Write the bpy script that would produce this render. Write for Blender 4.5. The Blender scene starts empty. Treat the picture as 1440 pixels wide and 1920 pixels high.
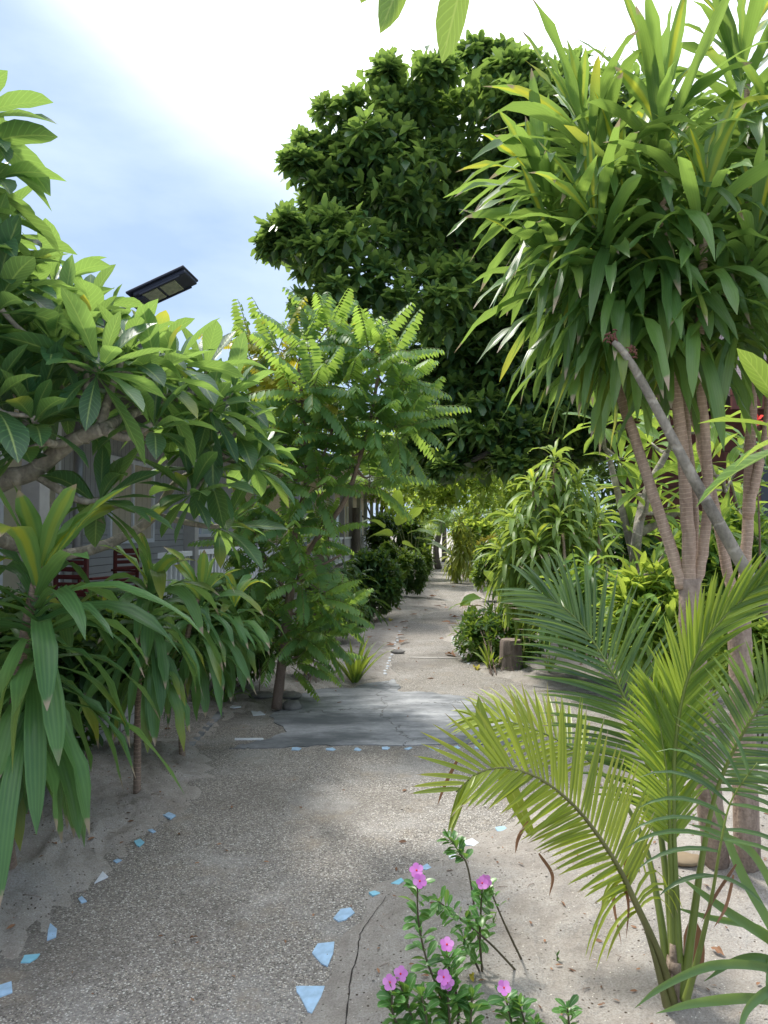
import bpy, math, random
import numpy as np
R = math.radians
C = bpy.context.scene.collection
scn = bpy.context.scene
# ------------------------------------------------------------------ camera
F = 1390.0; H = 1.55; PITCH = math.atan((995-960)/F)
cam = bpy.data.cameras.new('camera'); cam.sensor_fit = 'VERTICAL'; cam.sensor_height = 36; cam.sensor_width = 27
cam.lens = F/1920*36; cam.clip_end = 3000; cam.clip_start = .05
co = bpy.data.objects.new('camera', cam); C.objects.link(co); co.location = (0, 0, H)
co.rotation_euler = (R(90)+PITCH, 0, 0); scn.camera = co
# ------------------------------------------------------------------ light
SUN_EL, SUN_AZ = R(56), R(-48)          # azimuth from +Y towards +X
SUN_DIR = (math.cos(SUN_EL)*math.sin(SUN_AZ), math.cos(SUN_EL)*math.cos(SUN_AZ), math.sin(SUN_EL))
w = bpy.data.worlds.new('World'); scn.world = w; w.use_nodes = True
nt = w.node_tree; N = nt.nodes; N.clear()
out = N.new('ShaderNodeOutputWorld'); bg = N.new('ShaderNodeBackground'); bg.inputs[1].default_value = .15
sky = N.new('ShaderNodeTexSky'); sky.sky_type = 'NISHITA'; sky.sun_disc = False
sky.sun_elevation = SUN_EL; sky.sun_rotation = SUN_AZ; sky.dust_density = 1.2; sky.air_density = 1.0; sky.ozone_density = 1.5
tc = N.new('ShaderNodeTexCoord'); mp = N.new('ShaderNodeMapping'); mp.inputs['Scale'].default_value = (1, 1, 2.6)
nz = N.new('ShaderNodeTexNoise'); nz.inputs['Scale'].default_value = 2.3; nz.inputs['Detail'].default_value = 7; nz.inputs['Roughness'].default_value = .55
nt.links.new(tc.outputs['Generated'], mp.inputs[0]); nt.links.new(mp.outputs[0], nz.inputs[0])
dt = N.new('ShaderNodeVectorMath'); dt.operation = 'DOT_PRODUCT'; dt.inputs[1].default_value = (.08, .60, .80)   # bright thin cloud bank high ahead
nt.links.new(tc.outputs['Generated'], dt.inputs[0])
mr = N.new('ShaderNodeMapRange'); mr.inputs[1].default_value = .83; mr.inputs[2].default_value = 1.03; mr.inputs[3].default_value = 0; mr.inputs[4].default_value = 1
mr.interpolation_type = 'SMOOTHSTEP'
nt.links.new(dt.outputs['Value'], mr.inputs[0])
n2 = N.new('ShaderNodeMapRange'); n2.inputs[1].default_value = .42; n2.inputs[2].default_value = .75; n2.inputs[3].default_value = .0; n2.inputs[4].default_value = .09
nt.links.new(nz.outputs[0], n2.inputs[0])
ad = N.new('ShaderNodeMath'); ad.operation = 'ADD'; ad.use_clamp = True
sx = N.new('ShaderNodeSeparateXYZ'); nt.links.new(tc.outputs['Generated'], sx.inputs[0])
mz = N.new('ShaderNodeMapRange'); mz.inputs[1].default_value = .55; mz.inputs[2].default_value = .8; mz.inputs[3].default_value = 0; mz.inputs[4].default_value = .5   # white upper sky, added out of view as fill light
nt.links.new(sx.outputs[2], mz.inputs[0]); mxx = N.new('ShaderNodeMath'); mxx.operation = 'MAXIMUM'
nt.links.new(mr.outputs[0], mxx.inputs[0]); nt.links.new(mz.outputs[0], mxx.inputs[1])
nt.links.new(mxx.outputs[0], ad.inputs[0]); nt.links.new(n2.outputs[0], ad.inputs[1])
mx = N.new('ShaderNodeMixRGB'); mx.inputs[2].default_value = (14, 14, 14.2, 1)
veil = N.new('ShaderNodeMixRGB'); veil.inputs[0].default_value = .9; veil.inputs[2].default_value = (1.8, 2.45, 3.5, 1)
nt.links.new(sky.outputs[0], veil.inputs[1]); nt.links.new(veil.outputs[0], mx.inputs[1])
nt.links.new(ad.outputs[0], mx.inputs[0])
nt.links.new(mx.outputs[0], bg.inputs[0]); nt.links.new(bg.outputs[0], out.inputs[0])
sl = bpy.data.lights.new('sun', 'SUN'); sl.energy = 2.8; sl.angle = R(7.0); sl.color = (1, .95, .86)
so = bpy.data.objects.new('sun', sl); C.objects.link(so)
from mathutils import Vector
so.rotation_euler = (-Vector(SUN_DIR)).to_track_quat('-Z', 'Y').to_euler(); so.location = (0, 0, 20)
scn.view_settings.view_transform = 'Standard'; scn.view_settings.look = 'None'
scn.view_settings.exposure = .88; scn.view_settings.gamma = 1
scn.cycles.max_bounces = 8; scn.cycles.transmission_bounces = 6; scn.cycles.diffuse_bounces = 4

# ------------------------------------------------------------------ projection helpers (photo pixel + depth -> world)
def P(px, py, Y):
    a = (px-720)/F; b = (960-py)/F
    d = np.array([a, math.cos(PITCH)-b*math.sin(PITCH), math.sin(PITCH)+b*math.cos(PITCH)])
    return np.array([0, 0, H]) + d*(Y/d[1])
def G(px, py, z=0.0):
    a = (px-720)/F; b = (960-py)/F
    d = np.array([a, math.cos(PITCH)-b*math.sin(PITCH), math.sin(PITCH)+b*math.cos(PITCH)])
    return np.array([0, 0, H]) + d*((z-H)/d[2])
def arr(*p): return np.array(p, float)
def nrm(v): return v/np.maximum(np.linalg.norm(v, axis=-1, keepdims=True), 1e-9)
Z = arr(0, 0, 1)

# ------------------------------------------------------------------ mesh builder
class MB:
    def __init__(s): s.V = []; s.Q = []; s.T3 = []; s.A = []; s.n = 0; s.poly = []
    def add(s, V, Q=None, T=None, A=None, poly=None):
        V = np.asarray(V, float).reshape(-1, 3); m = len(V)
        if Q is not None and len(Q): s.Q.append(np.asarray(Q, int).reshape(-1, 4)+s.n)
        if T is not None and len(T): s.T3.append(np.asarray(T, int).reshape(-1, 3)+s.n)
        if poly is not None: s.poly += [[i+s.n for i in p] for p in poly]
        s.V.append(V); s.A.append(np.zeros((m, 3)) if A is None else np.asarray(A, float).reshape(-1, 3)); s.n += m
    def box(s, c, size, ax=None):
        x, y, z = [v/2 for v in size]; c = np.asarray(c, float)
        v = np.array([(i*x, j*y, k*z) for i in (-1, 1) for j in (-1, 1) for k in (-1, 1)])
        if ax is not None: v = v@np.asarray(ax)
        s.add(v+c, [(0, 1, 3, 2), (4, 6, 7, 5), (0, 4, 5, 1), (2, 3, 7, 6), (0, 2, 6, 4), (1, 5, 7, 3)])
        return s
    def bb(s, x0, x1, y0, y1, z0, z1): return s.box(((x0+x1)/2, (y0+y1)/2, (z0+z1)/2), (x1-x0, y1-y0, z1-z0))
    def prism(s, pts, h):
        pts = np.asarray(pts, float); n = len(pts); top = pts+Z*h
        s.add(np.vstack([pts, top]), Q=[(i, (i+1) % n, (i+1) % n+n, i+n) for i in range(n)], poly=[list(range(n))[::-1], [i+n for i in range(n)]])
        return s
    def build(s, name, mat, parent=None, origin=None, local=False, smooth=True, bevel=0):
        V = np.vstack(s.V)
        o_ = np.zeros(3)
        if parent is not None and not local: o_ = ORG[parent.name]
        elif origin is not None: o_ = np.asarray(origin, float)
        V = V-o_
        me = bpy.data.meshes.new(name)
        q = np.vstack(s.Q) if s.Q else np.zeros((0, 4), int); t = np.vstack(s.T3) if s.T3 else np.zeros((0, 3), int)
        loops = np.concatenate([q.ravel(), t.ravel(), np.array([i for p in s.poly for i in p], int)])
        cnt = np.concatenate([np.full(len(q), 4), np.full(len(t), 3), np.array([len(p) for p in s.poly], int)]).astype(int)
        me.vertices.add(len(V)); me.vertices.foreach_set('co', V.astype(np.float32).ravel())
        me.loops.add(len(loops)); me.loops.foreach_set('vertex_index', loops.astype(np.int32))
        me.polygons.add(len(cnt)); st = np.concatenate([[0], np.cumsum(cnt)[:-1]])
        me.polygons.foreach_set('loop_start', st.astype(np.int32)); me.polygons.foreach_set('loop_total', cnt.astype(np.int32))
        A = np.vstack(s.A)
        for i, nm in enumerate(('lt', 'lu', 'lr')):
            at = me.attributes.new(nm, 'FLOAT', 'POINT'); at.data.foreach_set('value', A[:, i].astype(np.float32))
        me.update(calc_edges=True); me.validate()
        me.polygons.foreach_set('use_smooth', np.full(len(me.polygons), smooth))
        me.materials.append(mat)
        o = bpy.data.objects.new(name, me); C.objects.link(o)
        if parent is not None: o.parent = parent; ORG[o.name] = ORG[parent.name]
        elif origin is not None: o.location = o_
        if bevel:
            b = o.modifiers.new('bevel', 'BEVEL'); b.width = bevel; b.segments = 2; b.limit_method = 'ANGLE'
        return o
ORG = {}
def tag(o, label=None, cat=None, group=None, kind=None):
    if label: o['label'] = label
    if cat: o['category'] = cat
    if group: o['group'] = group
    if kind: o['kind'] = kind
    return o
def thing(name, label, cat, loc, rz=0, group=None):
    o = bpy.data.objects.new(name, None); C.objects.link(o); o.location = tuple(loc); o.rotation_euler = (0, 0, rz)
    o.empty_display_size = .2; ORG[o.name] = np.array(loc, float)
    return tag(o, label, cat, group)

def spline(pts, n=12):
    pts = [np.asarray(p, float) for p in pts]
    if len(pts) < 3: return np.array([pts[0]*(1-t)+pts[-1]*t for t in np.linspace(0, 1, n)])
    p = [2*pts[0]-pts[1]]+pts+[2*pts[-1]-pts[-2]]; o = []
    per = max(2, n//(len(pts)-1))
    for i in range(1, len(p)-2):
        for k in range(per):
            t = k/per; a, b, c, d = p[i-1], p[i], p[i+1], p[i+2]
            o.append(.5*((2*b)+(-a+c)*t+(2*a-5*b+4*c-d)*t*t+(-a+3*b-3*c+d)*t**3))
    o.append(pts[-1]); return np.array(o)
def tube(mb, pts, r0, r1=None, n=8, rng=None, jit=0, flat=1.0):
    pts = np.asarray(pts, float); m = len(pts); r1 = r0 if r1 is None else r1
    rad = np.linspace(r0, r1, m) if np.isscalar(r0) else np.asarray(r0)
    T = nrm(np.gradient(pts, axis=0)); up = Z if abs(T[0][2]) < .9 else arr(1, 0, 0)
    s0 = nrm(np.cross(T[0], up)); V = []; A = []; L = 0
    for i in range(m):
        s0 = nrm(s0-T[i]*np.dot(s0, T[i])); b = np.cross(T[i], s0)
        if i: L += np.linalg.norm(pts[i]-pts[i-1])
        for k in range(n):
            a = 2*math.pi*k/n; rr = rad[i]*(1+(rng.uniform(-jit, jit) if rng is not None else 0))
            V.append(pts[i]+(s0*math.cos(a)+b*math.sin(a)*flat)*rr); A.append((L, k/n, .5))
    Q = [(i*n+k, i*n+(k+1) % n, (i+1)*n+(k+1) % n, (i+1)*n+k) for i in range(m-1) for k in range(n)]
    mb.add(V, Q, A=A, poly=[list(range(n))[::-1], [(m-1)*n+k for k in range(n)]])

PROF = {
 'strap': lambda t: np.interp(t, [0, .12, .3, .5, .7, .85, .95, 1], [.42, .5, .82, 1, .93, .62, .25, .03]),
 'obl':   lambda t: np.interp(t, [0, .1, .25, .45, .62, .78, .9, .97, 1], [.06, .1, .42, .82, 1, .88, .5, .16, .02]),
 'ell':   lambda t: np.interp(t, [0, .08, .25, .5, .75, .9, 1], [.08, .25, .78, 1, .8, .42, .04]),
 'obo':   lambda t: np.interp(t, [0, .15, .4, .65, .85, 1], [.08, .3, .78, 1, .92, .35]),
 'lin':   lambda t: np.interp(t, [0, .15, .5, .8, 1], [.5, .95, 1, .6, .04]),
 'ovate': lambda t: np.interp(t, [0, .08, .25, .45, .7, .9, 1], [.2, .75, 1, .9, .6, .22, .02]),
}
def leaves(mb, O, D, L, W, rng, droop=0., fold=.3, nseg=4, prof='ell', wave=0., roll=.3, side=None, pw=1.3, tw=0., lr=None, cols=1):
    O = np.asarray(O, float).reshape(-1, 3); D = nrm(np.asarray(D, float).reshape(-1, 3)); n = len(O)
    if n == 0: return
    L = np.broadcast_to(L, n).astype(float); W = np.broadcast_to(W, n).astype(float); droop = np.broadcast_to(droop, n).astype(float)
    fold = np.broadcast_to(fold, n)
    if side is None:
        s = np.cross(D, Z); bad = np.linalg.norm(s, axis=1) < .15
        rv = rng.normal(size=(n, 3)); rv[:, 2] = 0; s[bad] = np.cross(D[bad], nrm(rv[bad])); s = nrm(s)
    else: s = nrm(np.asarray(side, float).reshape(-1, 3)-D*np.sum(np.asarray(side).reshape(-1, 3)*D, 1, keepdims=True))
    nn = np.cross(s, D); a = rng.normal(0, 1, n)[:, None]*roll; s = s*np.cos(a)+nn*np.sin(a)
    tws = rng.normal(0, 1, n)*tw; ph = rng.uniform(0, 6.28, n); ph2 = rng.uniform(0, 6.28, n)
    us = np.array([-1, 0, 1.]) if cols == 1 else np.array([-1, -.5, 0, .5, 1.]); nc = len(us)
    c = O.copy(); V = np.zeros((n, nseg+1, nc, 3)); A = np.zeros((n, nseg+1, nc, 3))
    r = rng.uniform(0, 1, n) if lr is None else np.broadcast_to(lr, n)
    fr = rng.uniform(1.5, 3, n); fr2 = rng.uniform(1.5, 3, n)
    for k in range(nseg+1):
        t = k/nseg; d = nrm(D-Z*(droop*t**pw)[:, None])
        if k: c = c+d*(L/nseg)[:, None]
        sk = nrm(s-d*np.sum(s*d, 1, keepdims=True)); nk = np.cross(sk, d)
        an = (tws*t)[:, None]; sk, nk = sk*np.cos(an)+nk*np.sin(an), nk*np.cos(an)-sk*np.sin(an)
        wd = (W*.5*PROF[prof](t))[:, None]
        for j, u in enumerate(us):
            f = fold[:, None]; wv = wave*np.sin(6.28*((fr if u < 0 else fr2)*t)+(ph if u < 0 else ph2))[:, None]
            V[:, k, j] = c+sk*u*wd*np.cos(f)+nk*(abs(u)*wd*np.sin(f))+nk*wv*wd*(abs(u)**1.5)
            A[:, k, j, 0] = t; A[:, k, j, 1] = u; A[:, k, j, 2] = r
    base = (np.arange(n)*(nseg+1)*nc)[:, None]
    q = np.array([(k*nc+j, k*nc+j+1, (k+1)*nc+j+1, (k+1)*nc+j) for k in range(nseg) for j in range(nc-1)])
    mb.add(V.reshape(-1, 3), (base[:, :, None]+q[None]).reshape(-1, 4), A=A.reshape(-1, 3))
def ribbon(mb, pts, W, rng, prof='lin', side=None, fold=.35, n=14, lr=None):
    p = spline(pts, n); T = nrm(np.gradient(p, axis=0)); r = rng.uniform() if lr is None else lr
    s = nrm(np.cross(T, arr(0, -1, .3) if side is None else side)); nn = np.cross(s, T); V = []; A = []
    for i in range(len(p)):
        t = i/(len(p)-1); wd = W*.5*PROF[prof](t)
        for u in (-1, 0, 1): V.append(p[i]+s[i]*u*wd*math.cos(fold)+nn[i]*abs(u)*wd*math.sin(fold)); A.append((t, u, r))
    mb.add(V, [(i*3+j, i*3+j+1, i*3+j+4, i*3+j+3) for i in range(len(p)-1) for j in (0, 1)], A=A)
def basis(ax):
    ax = nrm(np.asarray(ax, float)); a = nrm(np.cross(ax, arr(.3, -.9, .2) if abs(ax[2]) > .5 else Z)); return a, np.cross(ax, a), ax

# ------------------------------------------------------------------ materials
class NT:
    def __init__(s, name):
        s.m = bpy.data.materials.new(name); s.m.use_nodes = True; s.t = s.m.node_tree; s.t.nodes.clear()
        s.o = s.n('ShaderNodeOutputMaterial')
    def n(s, ty, **k):
        x = s.t.nodes.new(ty)
        for a, b in k.items(): setattr(x, a, b)
        return x
    def l(s, a, b): s.t.links.new(a, b)
    def val(s, x, inp):
        if hasattr(x, 'links') or isinstance(x, bpy.types.NodeSocket): s.l(x, inp)
        else: inp.default_value = x
    def math(s, op, a, b=0., clamp=False):
        x = s.n('ShaderNodeMath', operation=op); x.use_clamp = clamp; s.val(a, x.inputs[0]); s.val(b, x.inputs[1]); return x.outputs[0]
    def mr(s, v, a, b, c=0., d=1.):
        x = s.n('ShaderNodeMapRange'); s.l(v, x.inputs[0])
        for i, q in enumerate((a, b, c, d)): x.inputs[i+1].default_value = q
        return x.outputs[0]
    def mix(s, f, a, b, bt='MIX'):
        x = s.n('ShaderNodeMixRGB', blend_type=bt); s.val(f, x.inputs[0])
        for i, q in ((1, a), (2, b)):
            if isinstance(q, tuple): x.inputs[i].default_value = (*q[:3], 1)
            else: s.l(q, x.inputs[i])
        return x.outputs[0]
    def noise(s, scale, detail=3, vec=None, rough=.5, out=0):
        x = s.n('ShaderNodeTexNoise'); x.inputs['Scale'].default_value = scale; x.inputs['Detail'].default_value = detail; x.inputs['Roughness'].default_value = rough
        if vec is not None: s.l(vec, x.inputs['Vector'])
        return x.outputs[out]
    def obj(s): return s.n('ShaderNodeTexCoord').outputs['Object']
    def ramp(s, f, cols):
        x = s.n('ShaderNodeValToRGB'); e = x.color_ramp.elements
        while len(e) < len(cols): e.new(.5)
        for i, (p, c) in enumerate(cols): e[i].position = p; e[i].color = (*c, 1)
        s.l(f, x.inputs[0]); return x.outputs[0]
    def attr(s, nm): x = s.n('ShaderNodeAttribute', attribute_name=nm); return x.outputs['Fac']
    def bsdf(s, col, rough=.6, spec=.4, bump=None, bs=.3, bd=.01, metal=0.):
        b = s.n('ShaderNodeBsdfPrincipled'); s.val((*col, 1) if isinstance(col, tuple) else col, b.inputs['Base Color'])
        s.val(rough, b.inputs['Roughness']); b.inputs['Specular IOR Level'].default_value = spec; b.inputs['Metallic'].default_value = metal
        if bump is not None:
            u = s.n('ShaderNodeBump'); u.inputs['Strength'].default_value = bs; u.inputs['Distance'].default_value = bd
            s.l(bump, u.inputs['Height']); s.l(u.outputs[0], b.inputs['Normal'])
        return b
    def out(s, sh): s.l(sh.outputs[0], s.o.inputs[0]); return s.m

def leafmat(name, dark, mid, light, trans, rib=None, stripe=0., edge=None, dead=0., veins=0., rough=.42, tf=.42, stripes=0., dead_col=(.42, .34, .24), sick=0., spec=.45):
    s = NT(name); lr = s.attr('lr'); lt = s.attr('lt'); lu = s.attr('lu'); au = s.math('ABSOLUTE', lu)
    nz = s.noise(9, 3, s.obj())
    f = s.math('ADD', s.math('MULTIPLY', lr, .7), s.math('MULTIPLY', nz, .3))
    col = s.ramp(f, [(.12, dark), (.5, mid), (.9, light)])
    tcol = s.mix(s.mr(f, .1, .9), tuple(x*.7 for x in trans), trans)
    ph = None
    if veins:
        ph = s.math('SINE', s.math('MULTIPLY', s.math('SUBTRACT', s.math('MULTIPLY', lt, veins), s.math('MULTIPLY', au, 2.2)), 6.28))
        vv = s.mr(ph, .75, 1., 0., .35); col = s.mix(vv, col, tuple(min(1, x*2.0) for x in light)); tcol = s.mix(vv, tcol, tuple(x*1.2 for x in trans))
    if stripes:
        ph = s.math('SINE', s.math('MULTIPLY', lu, stripes)); n3 = s.noise(40, 1, s.obj())
        col = s.mix(s.mr(ph, -.2, 1., 0., .16), col, tuple(min(1, x*1.7) for x in light))
    if stripe:  # yellow central band (variegation), strong on young leaves
        sf = s.math('MULTIPLY', s.mr(au, .5, .22), s.mr(lr, stripe, min(1, stripe+.12)), True)
        col = s.mix(sf, col, (.42, .46, .05)); tcol = s.mix(sf, tcol, (.8, .78, .06))
    if rib: 
        rf = s.mr(au, .1, .03); col = s.mix(rf, col, rib)
    if edge:
        ef = s.mr(au, .86, .98, 0., .8); col = s.mix(ef, col, edge)
    if sick:
        n4 = s.noise(3.5, 2, s.obj()); sf = s.math('MULTIPLY', s.mr(lt, .45, 1.), s.mr(s.math('FRACT', s.math('MULTIPLY', lr, 13.7)), 1-sick, 1-sick*.5), True)
        col = s.mix(sf, col, (.27, .30, .045)); tcol = s.mix(sf, tcol, (.6, .56, .06))
    df = None
    if dead:
        n5 = s.noise(25, 2, s.obj()); tip = s.math('ADD', lt, s.math('MULTIPLY', n5, .12))
        fr = s.math('FRACT', s.math('MULTIPLY', lr, 7.31)); df = s.math('MULTIPLY', s.mr(tip, .955, .99), s.mr(fr, 1-dead, 1-dead+.03), True)
        col = s.mix(df, col, dead_col); tcol = s.mix(df, tcol, (.3, .25, .15))
    b = s.bsdf(col, rough, spec, ph, .12, .002)
    tr = s.n('ShaderNodeBsdfTranslucent'); s.val(tcol, tr.inputs[0])
    m = s.n('ShaderNodeMixShader'); m.inputs[0].default_value = tf; s.l(b.outputs[0], m.inputs[1]); s.l(tr.outputs[0], m.inputs[2])
    return s.out(m)
def bark(name, c1, c2, ring=0., scale=14, bs=.6, moss=None):
    s = NT(name); o = s.obj(); mp = s.n('ShaderNodeMapping'); mp.inputs['Scale'].default_value = (1, 1, .25); s.l(o, mp.inputs[0])
    nz = s.noise(scale, 6, mp.outputs[0], .65); n2 = s.noise(scale*5, 3, o); h = s.math('ADD', nz, s.math('MULTIPLY', n2, .4))
    col = s.ramp(h, [(.4, c1), (.85, c2)])
    if ring:
        lt = s.attr('lt'); q = s.math('ADD', s.math('MULTIPLY', lt, ring), s.math('MULTIPLY', s.noise(9, 3, o), 11.))
        sn = s.math('SINE', q); rf = s.mr(sn, .75, 1., 0., .45); col = s.mix(rf, col, tuple(min(1, x*1.6) for x in c2))
        h = s.math('SUBTRACT', h, s.math('MULTIPLY', rf, .7))
    n8 = s.noise(5, 4, mp.outputs[0], .7); col = s.mix(s.mr(n8, .52, .68, 0., .6), col, tuple(x*.75 for x in c1))
    n9 = s.noise(11, 5, o, .7); col = s.mix(s.mr(n9, .6, .7, 0., .45), col, tuple(min(1, x*1.35) for x in c2))
    return s.out(s.bsdf(col, .85, .2, h, bs, .012))
def plain(name, col, rough=.6, var=.25, scale=6, spec=.4, metal=0., bs=.1):
    s = NT(name); o = s.obj(); nz = s.noise(scale, 5, o, .6)
    c = s.mix(s.mr(nz, .3, .75), tuple(x*(1-var) for x in col), tuple(min(1, x*(1+var*.5)) for x in col))
    return s.out(s.bsdf(c, rough, spec, nz, bs, .01, metal))

def m_ground():
    s = NT('sand'); o = s.obj(); n1 = s.noise(1.1, 5, o, .6); n2 = s.noise(9, 5, o, .65); n3 = s.noise(140, 4, o, .75)
    col = s.ramp(s.math('ADD', s.math('MULTIPLY', n1, .45), s.math('MULTIPLY', n2, .55)), [(.33, (.30, .27, .24)), (.5, (.43, .40, .365)), (.66, (.50, .475, .445))])
    col = s.mix(s.mr(n3, .36, .6, .6, 0.), col, (.2, .175, .15)); n4 = s.noise(3.2, 6, o, .7); col = s.mix(s.mr(n4, .5, .72, 0., .45), col, (.24, .2, .165))
    v = s.n('ShaderNodeTexVoronoi'); v.inputs['Scale'].default_value = 46; s.l(o, v.inputs[0]); sp = s.mr(v.outputs['Distance'], .16, .24, 1., 0.)
    hs = s.n('ShaderNodeSeparateColor'); s.l(v.outputs['Color'], hs.inputs[0]); dens = s.math('MULTIPLY', s.mr(hs.outputs[0], .45, .47), s.mr(n2, .42, .55), True)
    col = s.mix(s.math('MULTIPLY', sp, dens), col, (.07, .05, .035))
    v2 = s.n('ShaderNodeTexVoronoi'); v2.inputs['Scale'].default_value = 75; s.l(o, v2.inputs[0]); h2 = s.n('ShaderNodeSeparateColor'); s.l(v2.outputs['Color'], h2.inputs[0])
    col = s.mix(s.math('MULTIPLY', s.mr(v2.outputs['Distance'], .14, .22, 1., 0.), s.mr(h2.outputs[1], .86, .87)), col, (.72, .68, .6))
    h = s.math('ADD', s.math('MULTIPLY', n2, 1.6), s.math('MULTIPLY', n3, .35))
    return s.out(s.bsdf(col, .92, .15, h, .9, .03))
def m_pebble():
    s = NT('pebble_wash'); o = s.obj(); v = s.n('ShaderNodeTexVoronoi'); v.inputs['Scale'].default_value = 150; s.l(o, v.inputs[0])
    hs = s.n('ShaderNodeSeparateColor'); s.l(v.outputs['Color'], hs.inputs[0])
    col = s.ramp(hs.outputs[0], [(0, (.05, .047, .043)), (.25, (.16, .142, .12)), (.55, (.31, .29, .26)), (.8, (.42, .375, .31)), (.95, (.66, .64, .6))])
    col = s.mix(s.mr(v.outputs['Distance'], .35, .62, 0., .8), col, (.2, .185, .17))
    n1 = s.noise(1.6, 6, o, .65); n2 = s.noise(.9, 4, o, .5); n3 = s.noise(14, 4, o, .6)
    col = s.mix(s.mr(n1, .5, .66, 0., .55), col, (.36, .35, .335))           # cement film and dust
    col = s.mix(s.mr(s.math('ADD', n2, s.math('MULTIPLY', n3, .25)), .62, .8, 0., .55), col, (.10, .088, .075))   # damp stains
    dn = s.noise(3.3, 5, o, .7); col = s.mix(s.mr(dn, .56, .68, 0., .45), col, (.26, .215, .16))
    h = s.math('SUBTRACT', .6, v.outputs['Distance'])
    return s.out(s.bsdf(col, .75, .35, h, .8, .006))
def m_cement(name='cement', c=((.09, .10, .11), (.20, .21, .225), (.36, .37, .385))):
    s = NT(name); o = s.obj(); mp = s.n('ShaderNodeMapping'); mp.inputs['Scale'].default_value = (.7, 1.6, 1); s.l(o, mp.inputs[0])
    n1 = s.noise(2.0, 8, mp.outputs[0], .68); n2 = s.noise(40, 4, o, .6)
    col = s.ramp(n1, [(.38, c[0]), (.5, c[1]), (.64, c[2])])
    v = s.n('ShaderNodeTexVoronoi', feature='DISTANCE_TO_EDGE'); v.inputs['Scale'].default_value = .9
    wv = s.n('ShaderNodeVectorMath', operation='ADD'); s.l(o, wv.inputs[0]); ns = s.noise(3, 5, o, .6, 1); sc = s.n('ShaderNodeVectorMath', operation='SCALE'); s.l(ns, sc.inputs[0]); sc.inputs['Scale'].default_value = .45
    s.l(sc.outputs[0], wv.inputs[1]); s.l(wv.outputs[0], v.inputs[0]); cr = s.mr(v.outputs['Distance'], .002, .007, .8, 0.)
    col = s.mix(cr, col, (.05, .05, .05)); col = s.mix(s.mr(n2, .35, .65, .25, 0.), col, (.1, .1, .1))
    return s.out(s.bsdf(col, .7, .4, s.math('SUBTRACT', s.math('ADD', n1, s.math('MULTIPLY', n2, .2)), cr), .35, .01))
M = {}
M['sand'] = m_ground(); M['pebble'] = m_pebble(); M['cement'] = m_cement(); M['cement2'] = m_cement('pale_cement', ((.24, .22, .2), (.33, .31, .285), (.4, .38, .35)))
M['tile_blue'] = plain('blue_tile', (.38, .56, .76), .3, .3, 22, .5, bs=.05)
M['tile_cyan'] = plain('cyan_tile', (.25, .55, .7), .3, .15, 30)
M['tile_white'] = plain('white_tile', (.72, .76, .82), .25, .12, 30)
M['bark_drac'] = bark('ringed_bark', (.25, .17, .125), (.52, .39, .30), 330, 16, .5)
M['bark_low'] = bark('rough_bark', (.12, .085, .065), (.42, .33, .27), 0, 16, .9)
M['bark_grey'] = bark('smooth_grey_bark', (.11, .10, .085), (.33, .30, .25), 60, 14, .6)
M['bark_dark'] = bark('dark_bark', (.05, .045, .04), (.17, .15, .13), 0, 9, .8)
M['bark_brown'] = bark('brown_bark', (.10, .075, .06), (.27, .2, .16), 0, 20, .6)
M['bark_stem'] = bark('thin_stem_bark', (.12, .085, .065), (.34, .25, .19), 260, 18, .5)
M['drac_big'] = leafmat('corn_plant_leaf', (.035, .095, .03), (.065, .155, .042), (.12, .24, .06), (.38, .57, .10), stripe=.86, dead=.3, stripes=17, tf=.40, sick=.05, rough=.36)
M['drac_left'] = leafmat('corn_plant_leaf_shade', (.035, .11, .042), (.085, .20, .065), (.18, .33, .085), (.34, .54, .12), stripe=.86, dead=.6, stripes=15, tf=.32, sick=.22, rough=.38)  # shade copy of the corn leaf, greens lightened to make up for shade
M['drac_mid'] = leafmat('pale_strap_leaf', (.08, .155, .035), (.14, .24, .055), (.24, .34, .09), (.5, .65, .1), stripe=.9, dead=.2, stripes=12, tf=.4)
M['drac_gold'] = leafmat('golden_strap_leaf', (.10, .17, .03), (.18, .25, .045), (.4, .4, .09), (.6, .65, .1), stripe=.85, tf=.45)
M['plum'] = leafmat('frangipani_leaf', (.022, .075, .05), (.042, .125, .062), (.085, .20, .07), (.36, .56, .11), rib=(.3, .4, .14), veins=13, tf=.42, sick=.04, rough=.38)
M['plum_lit'] = leafmat('sunlit_frangipani_leaf', (.06, .15, .035), (.10, .21, .045), (.16, .29, .06), (.48, .64, .09), rib=(.3, .4, .12), veins=12, tf=.42, sick=.04, rough=.38)  # paler copy of the frangipani leaf, sunlight put into its greens
M['pinn'] = leafmat('feathery_leaflet', (.04, .12, .05), (.075, .19, .065), (.15, .28, .075), (.48, .70, .10), tf=.45, sick=.06, rough=.5, rib=(.15, .25, .1))
M['pinn_old'] = leafmat('yellowing_leaflet', (.22, .24, .03), (.36, .35, .04), (.5, .42, .05), (.75, .65, .05), tf=.4)
M['tree'] = leafmat('glossy_tree_leaf', (.028, .078, .036), (.05, .125, .048), (.17, .29, .06), (.38, .57, .10), tf=.36, rough=.34, rib=(.08, .13, .04), spec=.5)
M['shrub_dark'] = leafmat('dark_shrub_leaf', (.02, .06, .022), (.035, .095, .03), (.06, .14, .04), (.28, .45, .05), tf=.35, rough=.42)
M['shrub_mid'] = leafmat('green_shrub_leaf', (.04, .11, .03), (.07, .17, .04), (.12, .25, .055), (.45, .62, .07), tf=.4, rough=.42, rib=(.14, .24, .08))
M['shrub_pale_lit'] = leafmat('pale_sunlit_shrub_leaf', (.09, .19, .04), (.14, .27, .05), (.22, .36, .07), (.62, .75, .1), tf=.45, rib=(.22, .32, .1))  # pale green leaf; on far trees and bushes sunlight is put into it
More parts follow.
